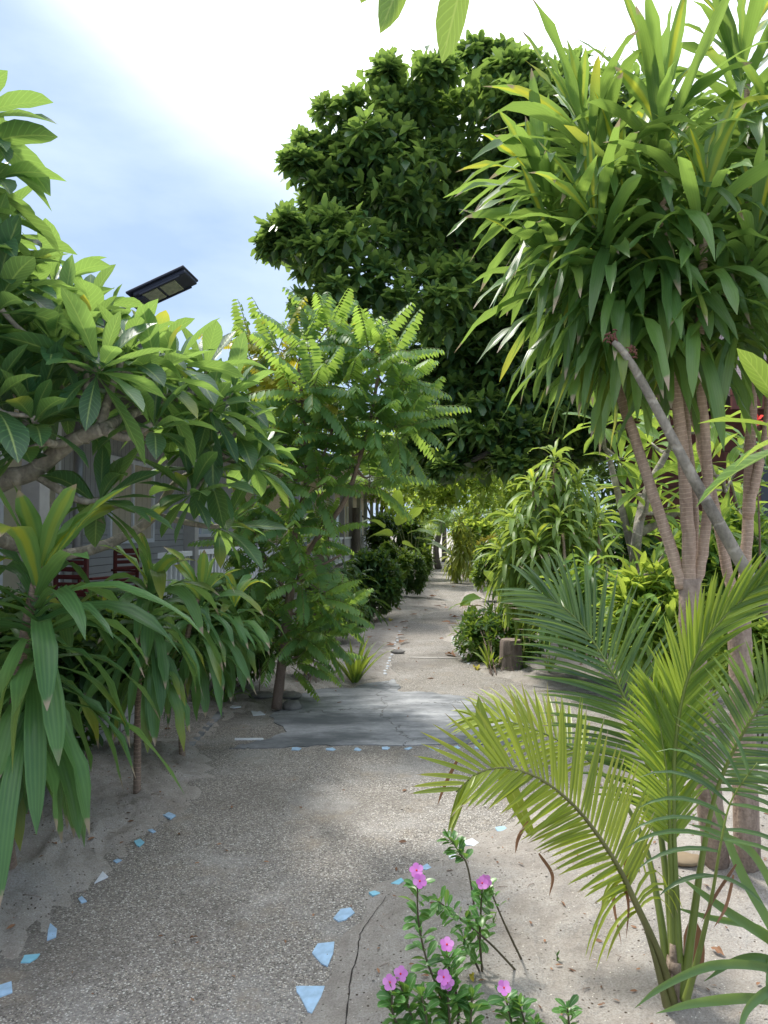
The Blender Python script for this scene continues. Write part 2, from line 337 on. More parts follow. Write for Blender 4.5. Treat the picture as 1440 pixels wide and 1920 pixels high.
M['yellowleaf'] = leafmat('croton_leaf', (.3, .28, .03), (.5, .42, .05), (.6, .5, .08), (.8, .7, .1), tf=.4)
M['coco_y'] = leafmat('yellow_green_leaflet', (.12, .18, .02), (.19, .26, .025), (.28, .34, .035), (.55, .65, .05), tf=.42, sick=.35, dead=.45, rib=(.35, .38, .1), rough=.35)
M['coco_d'] = leafmat('dark_green_leaflet', (.03, .075, .04), (.05, .11, .05), (.08, .16, .06), (.34, .52, .07), tf=.35, dead=.25, rib=(.22, .26, .14), rough=.3)
M['coco_g'] = leafmat('bright_green_leaflet', (.08, .16, .035), (.13, .23, .04), (.2, .31, .05), (.55, .7, .06), tf=.45, rib=(.3, .36, .12), rough=.33)
M['rachis'] = plain('frond_stalk', (.17, .22, .05), .4, .35, 5)
M['rachis_d'] = plain('olive_frond_stalk', (.15, .15, .05), .45, .4, 5)
M['husk'] = bark('husk_fibre', (.10, .07, .05), (.3, .24, .19), 0, 20)
M['peri'] = leafmat('periwinkle_leaf', (.035, .12, .035), (.06, .18, .045), (.1, .24, .06), (.35, .6, .08), tf=.3, rib=(.3, .42, .2), rough=.35)
M['peri_stem'] = plain('periwinkle_stem', (.11, .09, .05), .6)
M['petal'] = leafmat('pink_petal', (.62, .16, .58), (.72, .24, .68), (.78, .34, .74), (.85, .35, .8), tf=.35, rough=.6)
M['red_petal'] = leafmat('red_petal', (.65, .03, .03), (.75, .04, .04), (.8, .07, .06), (.9, .1, .08), tf=.35)
M['lily'] = leafmat('lily_strap_leaf', (.06, .13, .045), (.09, .18, .055), (.12, .22, .07), (.35, .5, .1), tf=.3, rough=.35)
M['fern'] = leafmat('upright_blade_leaf', (.05, .12, .03), (.09, .18, .035), (.15, .25, .04), (.5, .62, .06), tf=.4)
M['dead'] = leafmat('dry_leaf', (.12, .06, .035), (.22, .11, .06), (.33, .18, .10), (.4, .2, .08), tf=.2, rough=.7)
M['dead_tan'] = leafmat('tan_dry_leaf', (.3, .23, .15), (.4, .32, .22), (.5, .42, .3), (.5, .4, .25), tf=.25, rough=.8)
M['deadflower'] = plain('dried_flowerhead', (.16, .07, .05), .9, .5, 60)
M['siding'] = None
def m_siding(name, col, line, axis=1, per=9.0, rough=.6):
    s = NT(name); o = s.obj(); sp = s.n('ShaderNodeSeparateXYZ'); s.l(o, sp.inputs[0])
    fr = s.math('FRACT', s.math('MULTIPLY', sp.outputs[axis], per)); g = s.mr(fr, .0, .09, 1., 0.); nz = s.noise(4, 5, o, .6)
    cell = s.math('FLOOR', s.math('MULTIPLY', sp.outputs[axis], per)); wn = s.n('ShaderNodeTexWhiteNoise', noise_dimensions='1D'); s.l(cell, wn.inputs['W'])
    c = s.mix(s.mr(nz, .3, .7, 0., .6), col, tuple(x*.75 for x in col)); c = s.mix(s.mr(wn.outputs[0], 0, 1, 0., .3), c, tuple(x*.6 for x in col)); c = s.mix(g, c, line)
    return s.out(s.bsdf(c, rough, .3, s.math('MULTIPLY', g, -1.), .8, .01))
M['siding'] = m_siding('grey_board_siding', (.42, .42, .42), (.06, .06, .06))
M['clap'] = m_siding('grey_clapboard', (.45, .45, .44), (.1, .1, .1), 2, 12)
M['cream'] = plain('cream_wall', (.55, .49, .36), .7, .12, 3)
M['curtain'] = m_siding('cream_curtain', (.60, .52, .38), (.3, .25, .17), 1, 6)
M['darkroof'] = plain('dark_roof_board', (.055, .058, .065), .7, .3, 4)
M['metalroof'] = m_siding('grey_metal_roof', (.33, .35, .38), (.15, .16, .18), 1, 4, .4)
M['soffit'] = plain('brown_soffit', (.15, .14, .13), .8, .2)
M['white'] = plain('white_paint', (.74, .76, .80), .5, .08, 8)
M['greypost'] = plain('grey_post', (.36, .35, .35), .6, .2)
M['deck'] = plain('deck_boards', (.22, .2, .19), .8, .2)
M['redplastic'] = plain('dark_red_plastic', (.12, .02, .018), .4, .3, 8)
M['brownwall'] = m_siding('dark_red_wall_boards', (.11, .035, .028), (.03, .012, .01), 2, 6)
M['shingle'] = m_siding('weathered_shingles', (.17, .125, .135), (.07, .05, .055), 2, 22)
M['glass'] = plain('dark_glass', (.02, .025, .03), .08, .1, 2, .6)
M['white_glass'] = plain('bright_window_pane', (.6, .68, .75), .15, .08, 2)
M['lampbody'] = plain('dark_grey_lamp_housing', (.03, .035, .055), .45, .2, 10)
M['lens'] = plain('lamp_lens', (.30, .32, .20), .12, .35, 28, .7)
M['pole'] = plain('steel_pole', (.3, .3, .31), .4, .1, 5, .5, .6)
M['stone'] = plain('grey_stone', (.2, .19, .18), .9, .5, 12, bs=.6)
M['bluewall'] = plain('light_blue_wall', (.35, .6, .8), .6)
M['orangepost'] = plain('orange_timber', (.5, .22, .07), .7)

# ------------------------------------------------------------------ ground
def inpoly(X, Y, poly):
    poly = np.asarray(poly); ins = np.zeros(X.shape, bool); d = np.full(X.shape, 1e9); n = len(poly)
    for i in range(n):
        x0, y0 = poly[i][:2]; x1, y1 = poly[(i+1) % n][:2]
        c = ((y0 > Y) != (y1 > Y)); xx = (x1-x0)*(Y-y0)/(y1-y0+1e-12)+x0; ins ^= c & (X < xx)
        L2 = (x1-x0)**2+(y1-y0)**2; t = np.clip(((X-x0)*(x1-x0)+(Y-y0)*(y1-y0))/L2, 0, 1)
        d = np.minimum(d, np.hypot(X-x0-t*(x1-x0), Y-y0-t*(y1-y0)))
    return np.where(ins, -d, d)
main_px = [(640, 1990), (648, 1910), (655, 1850), (667, 1800), (672, 1760), (690, 1730), (722, 1685), (775, 1660), (835, 1632), (900, 1602), (960, 1570), (1060, 1500), (1150, 1420), (1250, 1390), (1420, 1370),
           (1420, 1315), (1150, 1298), (1060, 1289), (990, 1278), (930, 1262), (885, 1243), (860, 1218), (846, 1190), (866, 1160), (871, 1130), (884, 1095), (879, 1068), (868, 1050), (828, 1050), (815, 1063), (802, 1080), (797, 1100),
           (815, 1118), (836, 1135), (800, 1150), (765, 1160), (745, 1185), (730, 1210), (724, 1240), (722, 1275), (600, 1288), (530, 1312), (480, 1331), (428, 1332), (364, 1391), (345, 1402), (372, 1440), (330, 1500), (270, 1545), (200, 1600), (120, 1680), (40, 1750), (-120, 1880), (-200, 1990)]
main = np.array([G(*p)[:2] for p in main_px])
side_px = [(40, 1372), (190, 1332), (420, 1331), (352, 1396), (100, 1398)]
side = np.array([G(*p)[:2] for p in side_px])
def vnoise(x, y, seed, s):
    rg = np.random.default_rng(seed); g = rg.uniform(-1, 1, (64, 64)); x = x*s; y = y*s
    xi = np.floor(x).astype(int); yi = np.floor(y).astype(int); fx = x-xi; fy = y-yi; fx = fx*fx*(3-2*fx); fy = fy*fy*(3-2*fy)
    g_ = lambda a, b: g[a % 64, b % 64]
    return (g_(xi, yi)*(1-fx)+g_(xi+1, yi)*fx)*(1-fy)+(g_(xi, yi+1)*(1-fx)+g_(xi+1, yi+1)*fx)*fy
PR = np.random.default_rng(77); PITS = [(PR.uniform(-2.5, 2.3), 2.0+PR.uniform()**1.3*6, PR.uniform(.03, .085), PR.uniform(.008, .024), PR.uniform(0, 3.14)) for _ in range(230)]
MOUNDS = [(*G(*p)[:2], r_, h_) for p, r_, h_ in [((1345, 1640), .14, .035), ((1403, 1650), .14, .035), ((1265, 1892), .11, .03), ((257, 1495), .10, .025), ((342, 1420), .12, .025), ((22, 1655), .12, .03), ((518, 1325), .2, .03), ((958, 1256), .3, .03)]]
def ground_h(X, Y):
    d = np.minimum(inpoly(X, Y, main), inpoly(X, Y, side)+.015)
    n = vnoise(X, Y, 1, 1.3)*.022+vnoise(X, Y, 2, 4)*.018+vnoise(X, Y, 3, 9)*.012+vnoise(X, Y, 8, 22)*.005
    rip = np.sin((X*1.2+Y*.9)*34+vnoise(X, Y, 5, 3)*7)*.013*np.clip(1-np.abs(d-.12)/.35, 0, 1)*(X < -.3)
    e = np.clip((d+vnoise(X, Y, 4, 5)*.06)/.14, -1, 1)
    left = np.clip((-X-.4)/1.2, 0, 1)*np.clip((6-Y)/2, 0, 1)
    h = .022*e+n*np.clip(.35+np.clip(d, 0, .6), 0, 1)+rip+left*.05*np.clip(d/.6, 0, 1)+.012
    if X.size < 50: pits = []
    else: pits = PITS
    off = np.clip(d/.12, 0, 1)
    for (px_, py_, r_, dp, a_) in pits:     # footprints and scuffs
        u = ((X-px_)*math.cos(a_)+(Y-py_)*math.sin(a_))/(r_*1.7); v = (-(X-px_)*math.sin(a_)+(Y-py_)*math.cos(a_))/r_; q = u*u+v*v
        h = h-off*dp*np.exp(-q*1.6)+off*dp*.55*np.exp(-(np.sqrt(q)-1.35)**2*6)
    for (px_, py_, r_, hh) in MOUNDS: h = h+hh*np.exp(-((X-px_)**2+(Y-py_)**2)/r_**2)
    return np.where(d < -.16, -.05, h)
def axis_pts(lo, hi, step, far, g=1.22):
    a = list(np.arange(lo, hi, step)); s = step; x = a[-1]
    while x < far: s = s*g; x += s; a.append(x)
    s = step; x = lo; pre = []
    while x > -far: s = s*g; x -= s; pre.append(x)
    return np.array(pre[::-1]+a)
gx = axis_pts(-2.6, 2.4, .022, 900); gy = axis_pts(1.9, 8.5, .03, 900, 1.1)
XX, YY = np.meshgrid(gx, gy); ZZ = ground_h(XX, YY); nx, ny = len(gx), len(gy)
mb = MB(); ii = np.arange(nx*ny).reshape(ny, nx)
mb.add(np.stack([XX, YY, ZZ], -1).reshape(-1, 3), np.stack([ii[:-1, :-1], ii[:-1, 1:], ii[1:, 1:], ii[1:, :-1]], -1).reshape(-1, 4))
tag(mb.build('ground', M['sand']), kind='structure')
def gz(x, y): return float(ground_h(np.array([x]), np.array([y]))[0])
def GR(px, py):
    p = G(px, py, .02); p[2] = max(0, gz(p[0], p[1])); return p
def slab(name, pts, z, th, mat, sub=True):
    pts = np.array([(p[0], p[1], z-th) for p in pts]); m = MB().prism(pts[::-1] if False else pts, th)
    return tag(m.build(name, mat, smooth=False), kind='structure')
slab('path', main, 0.0, .04, M['pebble']); slab('side_path', side, .0, .04, M['pebble'])
patch_px = [(430, 1404), (470, 1394), (538, 1374), (505, 1344), (560, 1302), (610, 1290), (660, 1291), (690, 1281), (738, 1274), (748, 1284), (746, 1297), (800, 1299), (860, 1305), (925, 1322), (965, 1345), (992, 1362), (990, 1380), (960, 1400), (880, 1396), (760, 1399), (640, 1398), (560, 1400), (470, 1404)]
rg = np.random.default_rng(5)
def rough_edge(px, amp, n=6):
    o = []
    for i in range(len(px)):
        a = np.array(px[i], float); b = np.array(px[(i+1) % len(px)], float)
        for k in range(n): 
            q = a+(b-a)*k/n; q = q+(rg.uniform(-amp, amp, 2)*np.array([1, .35]) if k else 0); o.append(G(q[0], q[1])[:2])
    return o
slab('cement_patch', rough_edge(patch_px, 5), .006, .02, M['cement'])
slab('cement_kerb', [G(*p)[:2] for p in [(350, 1400), (362, 1400), (425, 1334), (410, 1334)]], .012, .03, M['cement'])
slab('cement_strip', rough_edge([(-20, 1402), (120, 1390), (240, 1386), (350, 1390), (345, 1400), (180, 1402)], 3, 4), .014, .05, M['cement2'])
slab('far_paving', [G(*p)[:2] for p in [(620, 1140), (836, 1135), (690, 1128), (620, 1128)]], .02, .05, M['cement2'])
slab('sill_strip', [G(*p)[:2] for p in [(770, 1234), (878, 1236), (878, 1233), (770, 1232)]], .006, .02, M['cement2'])
slab('crack_border', rough_edge([(1000, 1283), (1180, 1300), (1180, 1306), (1000, 1288)], 2, 3), .008, .02, M['cement2'])

rg = np.random.default_rng(55); cp = []
for a_, b_ in zip([(640, 1990), (648, 1910), (655, 1850), (667, 1800), (672, 1760), (690, 1730), (722, 1690)], [(648, 1910), (655, 1850), (667, 1800), (672, 1760), (690, 1730), (722, 1690), (740, 1676)]):
    for k in range(5): q = np.array(a_)*(1-k/5)+np.array(b_)*k/5+rg.normal(0, .9, 2); cp.append(G(q[0]+2, q[1]))
cp = np.array(cp); cw = np.interp(np.arange(len(cp)), [0, len(cp)*.6, len(cp)-1], [.005, .0035, .0008])*rg.uniform(.5, 1.4, len(cp))
hz_ = np.array([max(gz(p[0], p[1]), 0) for p in cp])+.003; cl_, cr_ = cp.copy(), cp.copy(); cl_[:, 0] -= cw/2; cr_[:, 0] += cw/2; cl_[:, 2] = hz_; cr_[:, 2] = hz_
mb = MB(); mb.add(np.vstack([cl_, cr_]), [(i, i+len(cp), i+1+len(cp), i+1) for i in range(len(cp)-1)]); tag(mb.build('path_crack', plain('crack_dirt', (.03, .026, .022), .95, .5, 40)), kind='structure')

# ------------------------------------------------------------------ broken tiles
rg = np.random.default_rng(11)
def tile(px, py, w, h, mat, label, group=None, shape=None, name='tile_fragment'):
    c = G(px, py, .003)
    if shape is None:
        k = rg.integers(4, 6); an = np.sort((np.arange(k)+rg.uniform(-.3, .3, k))*2*math.pi/k); shape = [(math.cos(a)*rg.uniform(.8, 1.1), math.sin(a)*rg.uniform(.8, 1.1)) for a in an]
    pts = []
    for (a, b) in shape:
        q = G(px+a*w/2, py-b*h/2, .003); pts.append((q[0], q[1], -.004))
    pts = np.array(pts); ctr = pts.mean(0)
    ar = sum(pts[i][0]*pts[(i+1) % len(pts)][1]-pts[(i+1) % len(pts)][0]*pts[i][1] for i in range(len(pts)))
    if ar < 0: pts = pts[::-1]
    z = max(0, gz(c[0], c[1]))
    m = MB().prism(pts+Z*z, .0085); o = m.build(name, mat, origin=(ctr[0], ctr[1], z), smooth=False)
    tag(o, label, 'tile', group); return o
gL = 'broken tiles set along the left edge of the pebbled slab'; gR = 'broken tiles set along the right edge of the pebbled slab'
tile(582, 1874, 54, 52, M['tile_blue'], 'large pale blue triangular tile piece pointing down, nearest the camera', gR, [(-1, .95), (1, .95), (.75, .2), (.1, -1), (-.2, -.85), (-.75, .3), (-.95, .55)])
tile(606, 1789, 42, 46, M['tile_blue'], 'pale blue shield-shaped tile piece just beyond the large triangular one', gR, [(-.5, .85), (1, 1), (.9, .1), (.4, -1), (-.2, -.75), (-1, .1)])
tile(645, 1715, 40, 26, M['tile_blue'], 'pale blue rounded tile piece near the middle of the pebbled slab edge', gR, [(-.3, .8), (.6, 1), (1, .3), (.2, -.7), (-.5, -1), (-1, -.5)])
tile(703, 1679, 26, 9, M['tile_cyan'], 'thin cyan tile sliver just left of the crack', gR)
tile(745, 1656, 24, 13, M['tile_cyan'], 'small cyan triangular tile piece beside the pink flowers', gR, [(-1, -.6), (.6, 1), (1, .2), (.2, -1)])
tile(797, 1628, 26, 12, M['tile_blue'], 'blue tile piece behind the tall periwinkle', gR)
tile(884, 1583, 34, 17, M['tile_white'], 'white tile piece under the tip of the yellow palm frond', gR)
tile(940, 1560, 30, 12, M['tile_blue'], 'pale blue tile piece beneath the yellow palm frond', gR)
tile(850, 1612, 22, 10, M['tile_white'], 'small white tile chip behind the leafless periwinkle stem', gR)
tile(8, 1857, 34, 34, M['tile_blue'], 'blue tile piece cut by the left picture edge', gL, [(-1, .4), (.8, 1), (.9, -.2), (-1, -.9)])
tile(57, 1797, 36, 19, M['tile_cyan'], 'cyan pointed tile piece next to the left edge', gL, [(-1, -.8), (-.6, .6), (1, .9), (.7, .1), (-.1, -.8)])
tile(97, 1747, 20, 32, M['tile_blue'], 'tall leaf-shaped blue tile piece near the sand', gL, [(-.3, 1), (1, .3), (.8, -.6), (-.9, -1), (-.7, .1)])
tile(156, 1687, 19, 15, M['tile_blue'], 'small square blue tile piece between the leaf-shaped and the white ones', gL)
tile(190, 1645, 26, 22, M['tile_white'], 'white triangular tile piece at the sand edge', gL, [(-1, -1), (.2, 1), (1, .1)])
tile(220, 1614, 18, 8, M['tile_blue'], 'faint blue tile sliver half under sand', gL)
tile(261, 1580, 20, 14, M['tile_cyan'], 'bright blue small tile piece third from the far end of the left edge', gL)
tile(284, 1558, 17, 9, M['tile_blue'], 'tiny dusty blue tile piece second from the far end of the left edge', gL)
tile(318, 1532, 25, 13, M['tile_blue'], 'oval blue tile piece at the far end of the left edge', gL)
ords = ['first', 'second', 'third', 'fourth', 'fifth', 'sixth', 'seventh', 'eighth']
for i, (x, wd) in enumerate([(555, 25), (620, 20), (671, 17), (722, 19), (766, 18), (813, 20), (857, 13), (895, 16)]):
    tile(x, 1404+(i % 3)*1.0-i*.5, wd, 6, M['tile_blue'], '%s blue tile piece from the left in the cross row before the cement patch' % ords[i], 'row of blue tiles across the path')
tile(467, 1385.5, 54, 4, M['tile_white'], 'long thin white tile strip on the brown pebbles', None, [(-1, .8), (1, .8), (1, -.8), (-1, -.8)])
tile(484, 1337, 27, 9, M['tile_white'], 'white triangular tile piece near the young tree trunk', None, [(-1, .9), (.2, 1), (1, -.6), (-.7, -1)])
tile(440, 1330, 24, 4, M['tile_white'], 'narrow white tile piece behind the thin white strip', None)
for i in range(16):
    t = i/15; x = 722+4*math.sin(t*3)+28*t**1.8; y = 1266-82*t
    tile(x+rg.uniform(-2, 2), y, 8*(1-.3*t), 3.2*(1-.4*t), M['tile_white'], 'small white tile chip along the left edge of the narrow path', 'white chips on the left edge of the narrow path', name='tile_chip')
for i in range(12):
    t = i/11; x = 848+30*t**1.2; y = 1196+48*t
    tile(x+rg.uniform(-2, 2), y, 10, 3, M['tile_white'], 'small white tile chip along the right edge of the narrow path', 'white chips on the right edge of the narrow path', name='tile_chip')
for i in range(9):
    t = i/8; x = 940+50*t; y = 1324+34*t**1.3
    tile(x, y, 7, 2.6, M['tile_white'], 'tiny white tile chip on the curved rim of the cement patch', 'white chips on the rim of the cement patch', name='tile_chip')
tile(102, 1800, 1, 1, M['stone'], 'tiny stone', None) if False else None

# ------------------------------------------------------------------ plant builders
def head(mb, tip, axis, Lh, n, L, W, rng, nseg=7, wave=.4, cols=2, top_el=76, bot_el=4, dr=(.15, 3.6), prof='strap', fold=.3, young=.10, spread=.01, twist=.5, lo=None, jitL=.18):
    """a dracaena head: leaves in a spiral down the stem, upright at the apex, hanging at the bottom"""
    a, b, ax = basis(axis); s = (np.arange(n)+.5)/n; th = np.arange(n)*2.39996+rng.uniform(0, 6.28)+rng.normal(0, .25, n)
    el = np.radians(top_el+(bot_el-top_el)*s**.62+rng.normal(0, 7, n))
    D = np.cos(el)[:, None]*(np.cos(th)[:, None]*a+np.sin(th)[:, None]*b)+np.sin(el)[:, None]*ax
    O = np.asarray(tip)-ax*(s**.9*Lh)[:, None]+nrm(D)*spread
    LL = L*np.interp(s, [0, .08, .3, .8, 1], [.55, .9, 1, 1, .85])*(1+rng.normal(0, jitL, n).clip(-.35, .35))
    dd = dr[0]+(dr[1]-dr[0])*s**.85*(1+rng.normal(0, .25, n))
    lr = rng.uniform(0, .78, n); lr[s < young] = rng.uniform(.86, 1, (s < young).sum()); 
    leaves(mb, O, D, LL, W*(1+rng.normal(0, .1, n)), rng, droop=dd, fold=fold, nseg=nseg, prof=prof, wave=wave, roll=.25, tw=twist, lr=lr, cols=cols, pw=1.1)
def rosette(mb, tip, axis, n, L, W, rng, nseg=6, prof='obl', top_el=80, bot_el=-5, dr=(.1, .9), fold=.32, lh=.06, roll=.25, cols=1, wave=.05, tipl=0):
    a, b, ax = basis(axis); s = (np.arange(n)+.5)/n; th = np.arange(n)*2.39996+rng.uniform(0, 6.28)
    el = np.radians(top_el+(bot_el-top_el)*s**.8+rng.normal(0, 9, n)); D = np.cos(el)[:, None]*(np.cos(th)[:, None]*a+np.sin(th)[:, None]*b)+np.sin(el)[:, None]*ax
    O = np.asarray(tip)-ax*(s*lh)[:, None]; LL = L*np.interp(s, [0, .2, 1], [.5, .9, 1.])*(1+rng.normal(0, .13, n).clip(-.3, .3))
    leaves(mb, O, D, LL, W*LL/L*(1+rng.normal(0, .08, n)), rng, droop=dr[0]+(dr[1]-dr[0])*s*(1+rng.normal(0, .3, n)), fold=fold, nseg=nseg, prof=prof, roll=roll, cols=cols, wave=wave, tw=.15, lr=np.clip(rng.uniform(0, .75, n)+(s < .42)*tipl*rng.uniform(0, 1), 0, 1))
def inblob(rng, n, c, r, shell=.55, low=-1.):
    v = nrm(rng.normal(size=(n*3, 3))); v = v[v[:, 2] > low][:n]; rr = rng.uniform(shell, 1, len(v))**.6
    return np.asarray(c)+v*np.asarray(r)*rr[:, None], v
def shrub(name, label, cat, base, c, r, nros, nl, L, W, mat, seed, prof='ell', bmat='bark_brown', nst=7, group=None, up=.5, dr=(.1, .7), nseg=3, shell=.45, low=-.7, tl=-10, lumps=0):
    rng = np.random.default_rng(seed); t = thing(name, label, cat, base, 0, group); mb = MB()
    if lumps:
        lc, _ = inblob(rng, lumps, c, np.asarray(r)*.7, .6, low)
        Os = []; Vs = []
        for q in lc:
            o, v = inblob(rng, max(3, nros//lumps), q, np.asarray(r)*rng.uniform(.32, .5), .6, low); Os.append(o); Vs.append(v)
        O = np.vstack(Os); V = np.vstack(Vs)
    else: O, V = inblob(rng, nros, c, r, shell, low)
    O[:, 2] = np.maximum(O[:, 2], base[2]+.03)
    for o, v in zip(O, V): rosette(mb, o, nrm(v+Z*up), nl, L*rng.uniform(.75, 1.15), W, rng, nseg=nseg, prof=prof, dr=dr, bot_el=tl, lh=L*.5)
    mb.build('foliage', M[mat], t); st = MB()
    for k in range(min(nst, len(O))):
        e = O[rng.integers(len(O))]; mid = (np.asarray(base)+e)/2+rng.normal(0, .05, 3)*np.asarray(r); b0 = np.asarray(base)+arr(rng.normal(0, .06), rng.normal(0, .06), -.02)
        tube(st, spline([b0, mid, e], 8), .012*max(.5, r[0]), .004*max(.5, r[0]), 5)
    st.build('stem', M[bmat], t); return t

# ------------------------------------------------------------------ big corn plants on the right
def px_stem(pts): return spline([P(*p) for p in pts], 26)
rng = np.random.default_rng(21)
def corn_tree(label, base_px, trunk, stems, heads, seed, mat='drac_big', trunk_r=(.055, .048), leafp=None, name='corn_plant', nseg=8):
    rng = np.random.default_rng(seed); b = GR(*base_px); t = thing(name, label, 'corn plant', b)
    m = MB(); p = spline([b-Z*.05]+[P(*q) for q in trunk], 26); tube(m, p, trunk_r[0], trunk_r[1], 14, rng, .05); m.build('trunk', M['bark_low'], t)
    for (pts, r0, r1) in stems:
        m = MB(); pp = px_stem(pts); pp = pp+rng.normal(0, .002, pp.shape); tube(m, pp, r0, r1, 10, rng, .03); m.build('stem', M['bark_drac'], t)
    for (x, y, Y, ax, Lh, n, L, W) in heads:
        m = MB(); head(m, P(x, y, Y), ax, Lh, n, L, W, rng, nseg=nseg, **(leafp or {})); m.build('leaf_head', M[mat], t)
    return t
corn_tree('tall corn plant with a forked pinkish trunk behind the young coconut palm', (1345, 1640),
    [(1328, 1480, 3.2), (1310, 1320, 3.2), (1297, 1180, 3.2), (1293, 1085, 3.2)],
    [([(1280, 1100, 3.2), (1268, 1060, 3.2), (1235, 960, 3.2), (1185, 810, 3.22), (1150, 700, 3.25), (1128, 560, 3.3), (1105, 300, 3.3)], 0.0263, 0.0171),
     ([(1293, 1110, 3.19), (1290, 1000, 3.17), (1282, 870, 3.15), (1262, 680, 3.1), (1250, 450, 3.1), (1238, 230, 3.1)], 0.0294, 0.0186),
     ([(1300, 1110, 3.24), (1302, 960, 3.26), (1290, 820, 3.3), (1270, 640, 3.35), (1190, 360, 3.4)], 0.0186, 0.0124),
     ([(1302, 1110, 3.2), (1322, 1000, 3.18), (1325, 860, 3.15), (1312, 640, 3.1), (1325, 400, 3.0)], 0.0232, 0.0171)],
    [(1238, 185, 3.1, (0, -.05, 1), 1.05, 117, 0.520, 0.0563), (1085, 225, 3.3, (-.30, 0, 1), .9, 118, 0.603, 0.0554), (1000, 320, 3.35, (-.45, 0, 1), .6, 66, 0.499, 0.0571), (1040, 480, 3.3, (-.35, 0, 1), .5, 47, 0.478, 0.0554),
     (1165, 330, 3.35, (-.1, .1, 1), .9, 89, 0.489, 0.0538), (1325, 330, 2.95, (.05, -.1, 1), .75, 56, 0.478, 0.0538), (1110, 400, 3.05, (-.35, -.1, 1), .6, 60, 0.458, 0.0512)], 31)
corn_tree('corn plant with a straight rough trunk nearest the right picture edge', (1403, 1650),
    [(1398, 1500, 3.25), (1392, 1350, 3.3), (1388, 1220, 3.3), (1385, 1150, 3.3)],
    [([(1386, 1170, 3.3), (1364, 1070, 3.3), (1343, 960, 3.3), (1315, 840, 3.32), (1293, 700, 3.38), (1290, 400, 3.45)], 0.0248, 0.0155),
     ([(1386, 1170, 3.3), (1398, 1050, 3.3), (1402, 950, 3.3), (1408, 800, 3.3), (1408, 600, 3.3), (1400, 160, 3.3)], 0.0263, 0.0186),
     ([(1402, 970, 3.29), (1418, 890, 3.27), (1440, 790, 3.25), (1448, 600, 3.2), (1460, 300, 3.2)], 0.0216, 0.0155)],
    [(1390, 90, 3.35, (.05, .05, 1), 1.05, 114, 0.541, 0.0580), (1295, 300, 3.6, (0, .1, 1), .7, 76, 0.499, 0.0554), (1470, 240, 3.2, (.15, 0, 1), .8, 102, 0.520, 0.0563), (1420, 420, 2.95, (.1, -.1, 1), .5, 56, 0.478, 0.0554)], 32)

# ------------------------------------------------------------------ corn plants on the left
L1 = dict(dr=(.25, 5.0), bot_el=5, top_el=75, young=.12, wave=.3)
def small_corn(label, base_px, stem, hd, seed, r=.018, lp=L1, mat='drac_left'):
    rng = np.random.default_rng(seed); b = GR(*base_px); t = thing('corn_plant', label, 'corn plant', b, 0, 'corn plants along the left sand strip')
    m = MB(); tube(m, spline([b-Z*.04]+[P(*q) for q in stem], 20), r*1.1, r*.8, 9, rng, .06); m.build('stem', M['bark_stem'], t)
    for (x, y, Y, ax, Lh, n, L, W) in hd:
        m = MB(); head(m, P(x, y, Y), ax, Lh, n, L, W, rng, **lp); m.build('leaf_head', M[mat], t)
    return t
small_corn('largest corn plant on the left with long hanging leaves and dry white tips', (22, 1655), [(15, 1560, 3.2), (20, 1400, 3.1), (45, 1200, 3.0), (75, 1060, 2.95)],
           [(75, 1055, 2.95, (.06, -.02, 1), .75, 76, .57, .08), (-60, 1120, 3.2, (-.1, 0, 1), .6, 40, .55, .09)], 41, .024)
small_corn('middle corn plant on a bare thin stem in the left sand', (257, 1495), [(258, 1380, 4.28), (262, 1240, 4.2), (282, 1090, 4.15)],
           [(283, 1085, 4.15, (.02, -.03, 1), .56, 64, .48, .07)], 42, .02)
small_corn('smallest corn plant behind the bare-stemmed one on the left', (342, 1420), [(340, 1330, 5.05), (350, 1200, 5.0), (375, 1110, 5.0)],
           [(378, 1110, 5.0, (.05, -.02, 1), .5, 60, .44, .066), (440, 1130, 5.3, (.15, 0, 1), .35, 30, .38, .07)], 43, .02)

# ------------------------------------------------------------------ frangipani trees
def frangipani(label, base, skel, tips, seed, mat='plum', L=.33, W=.105, nl=16, trunk_r=.07, group=None, name='frangipani_tree', br=.022):
    """skel: list of polylines (world pts, r0, r1); tips: (pt, axis|None)"""
    rng = np.random.default_rng(seed); t = thing(name, label, 'frangipani', base, 0, group)
    nodes = []; m = MB()
    for (pts, r0, r1) in skel:
        p = spline(pts, 18); tube(m, p, r0, r1, 10, rng, .03); nodes += list(zip(p[4:], np.linspace(r0, r1, len(p))[4:]))
    for (tp, ax) in tips:
        tp = np.asarray(tp); c = [(np.linalg.norm(tp-q)+max(0, (q[2]-tp[2]))*.8, q, r) for q, r in nodes]; _, q, r = min(c, key=lambda z: z[0])
        d = tp-q; ln = np.linalg.norm(d)
        if ln > .03:
            mid = q+d*.5+arr(d[0]*.1, d[1]*.1, -ln*.14)+rng.normal(0, ln*.05, 3); p = spline([q, mid, tp], 9)
            r0 = min(r*.8, br); tube(m, p, r0, .011, 8, rng, .04); nodes += list(zip(p[3:], np.linspace(r0, .011, len(p))[3:]))
            if ax is None: ax = nrm(nrm(p[-1]-p[-3])+Z*.55)
        elif ax is None: ax = Z
        tips_ax = ax; mm = MB(); rosette(mm, tp, nrm(np.asarray(tips_ax, float)), nl+int(rng.integers(-2, 3)), L*rng.uniform(.85, 1.12), W, rng, bot_el=-12, dr=(.15, 1.0), nseg=8, fold=.3, wave=.08)
        mm.build('leaf_cluster', M[mat], t)
    m.build('trunk', M['bark_grey'], t); return t
bp = arr(-2.35, 3.5, 0)
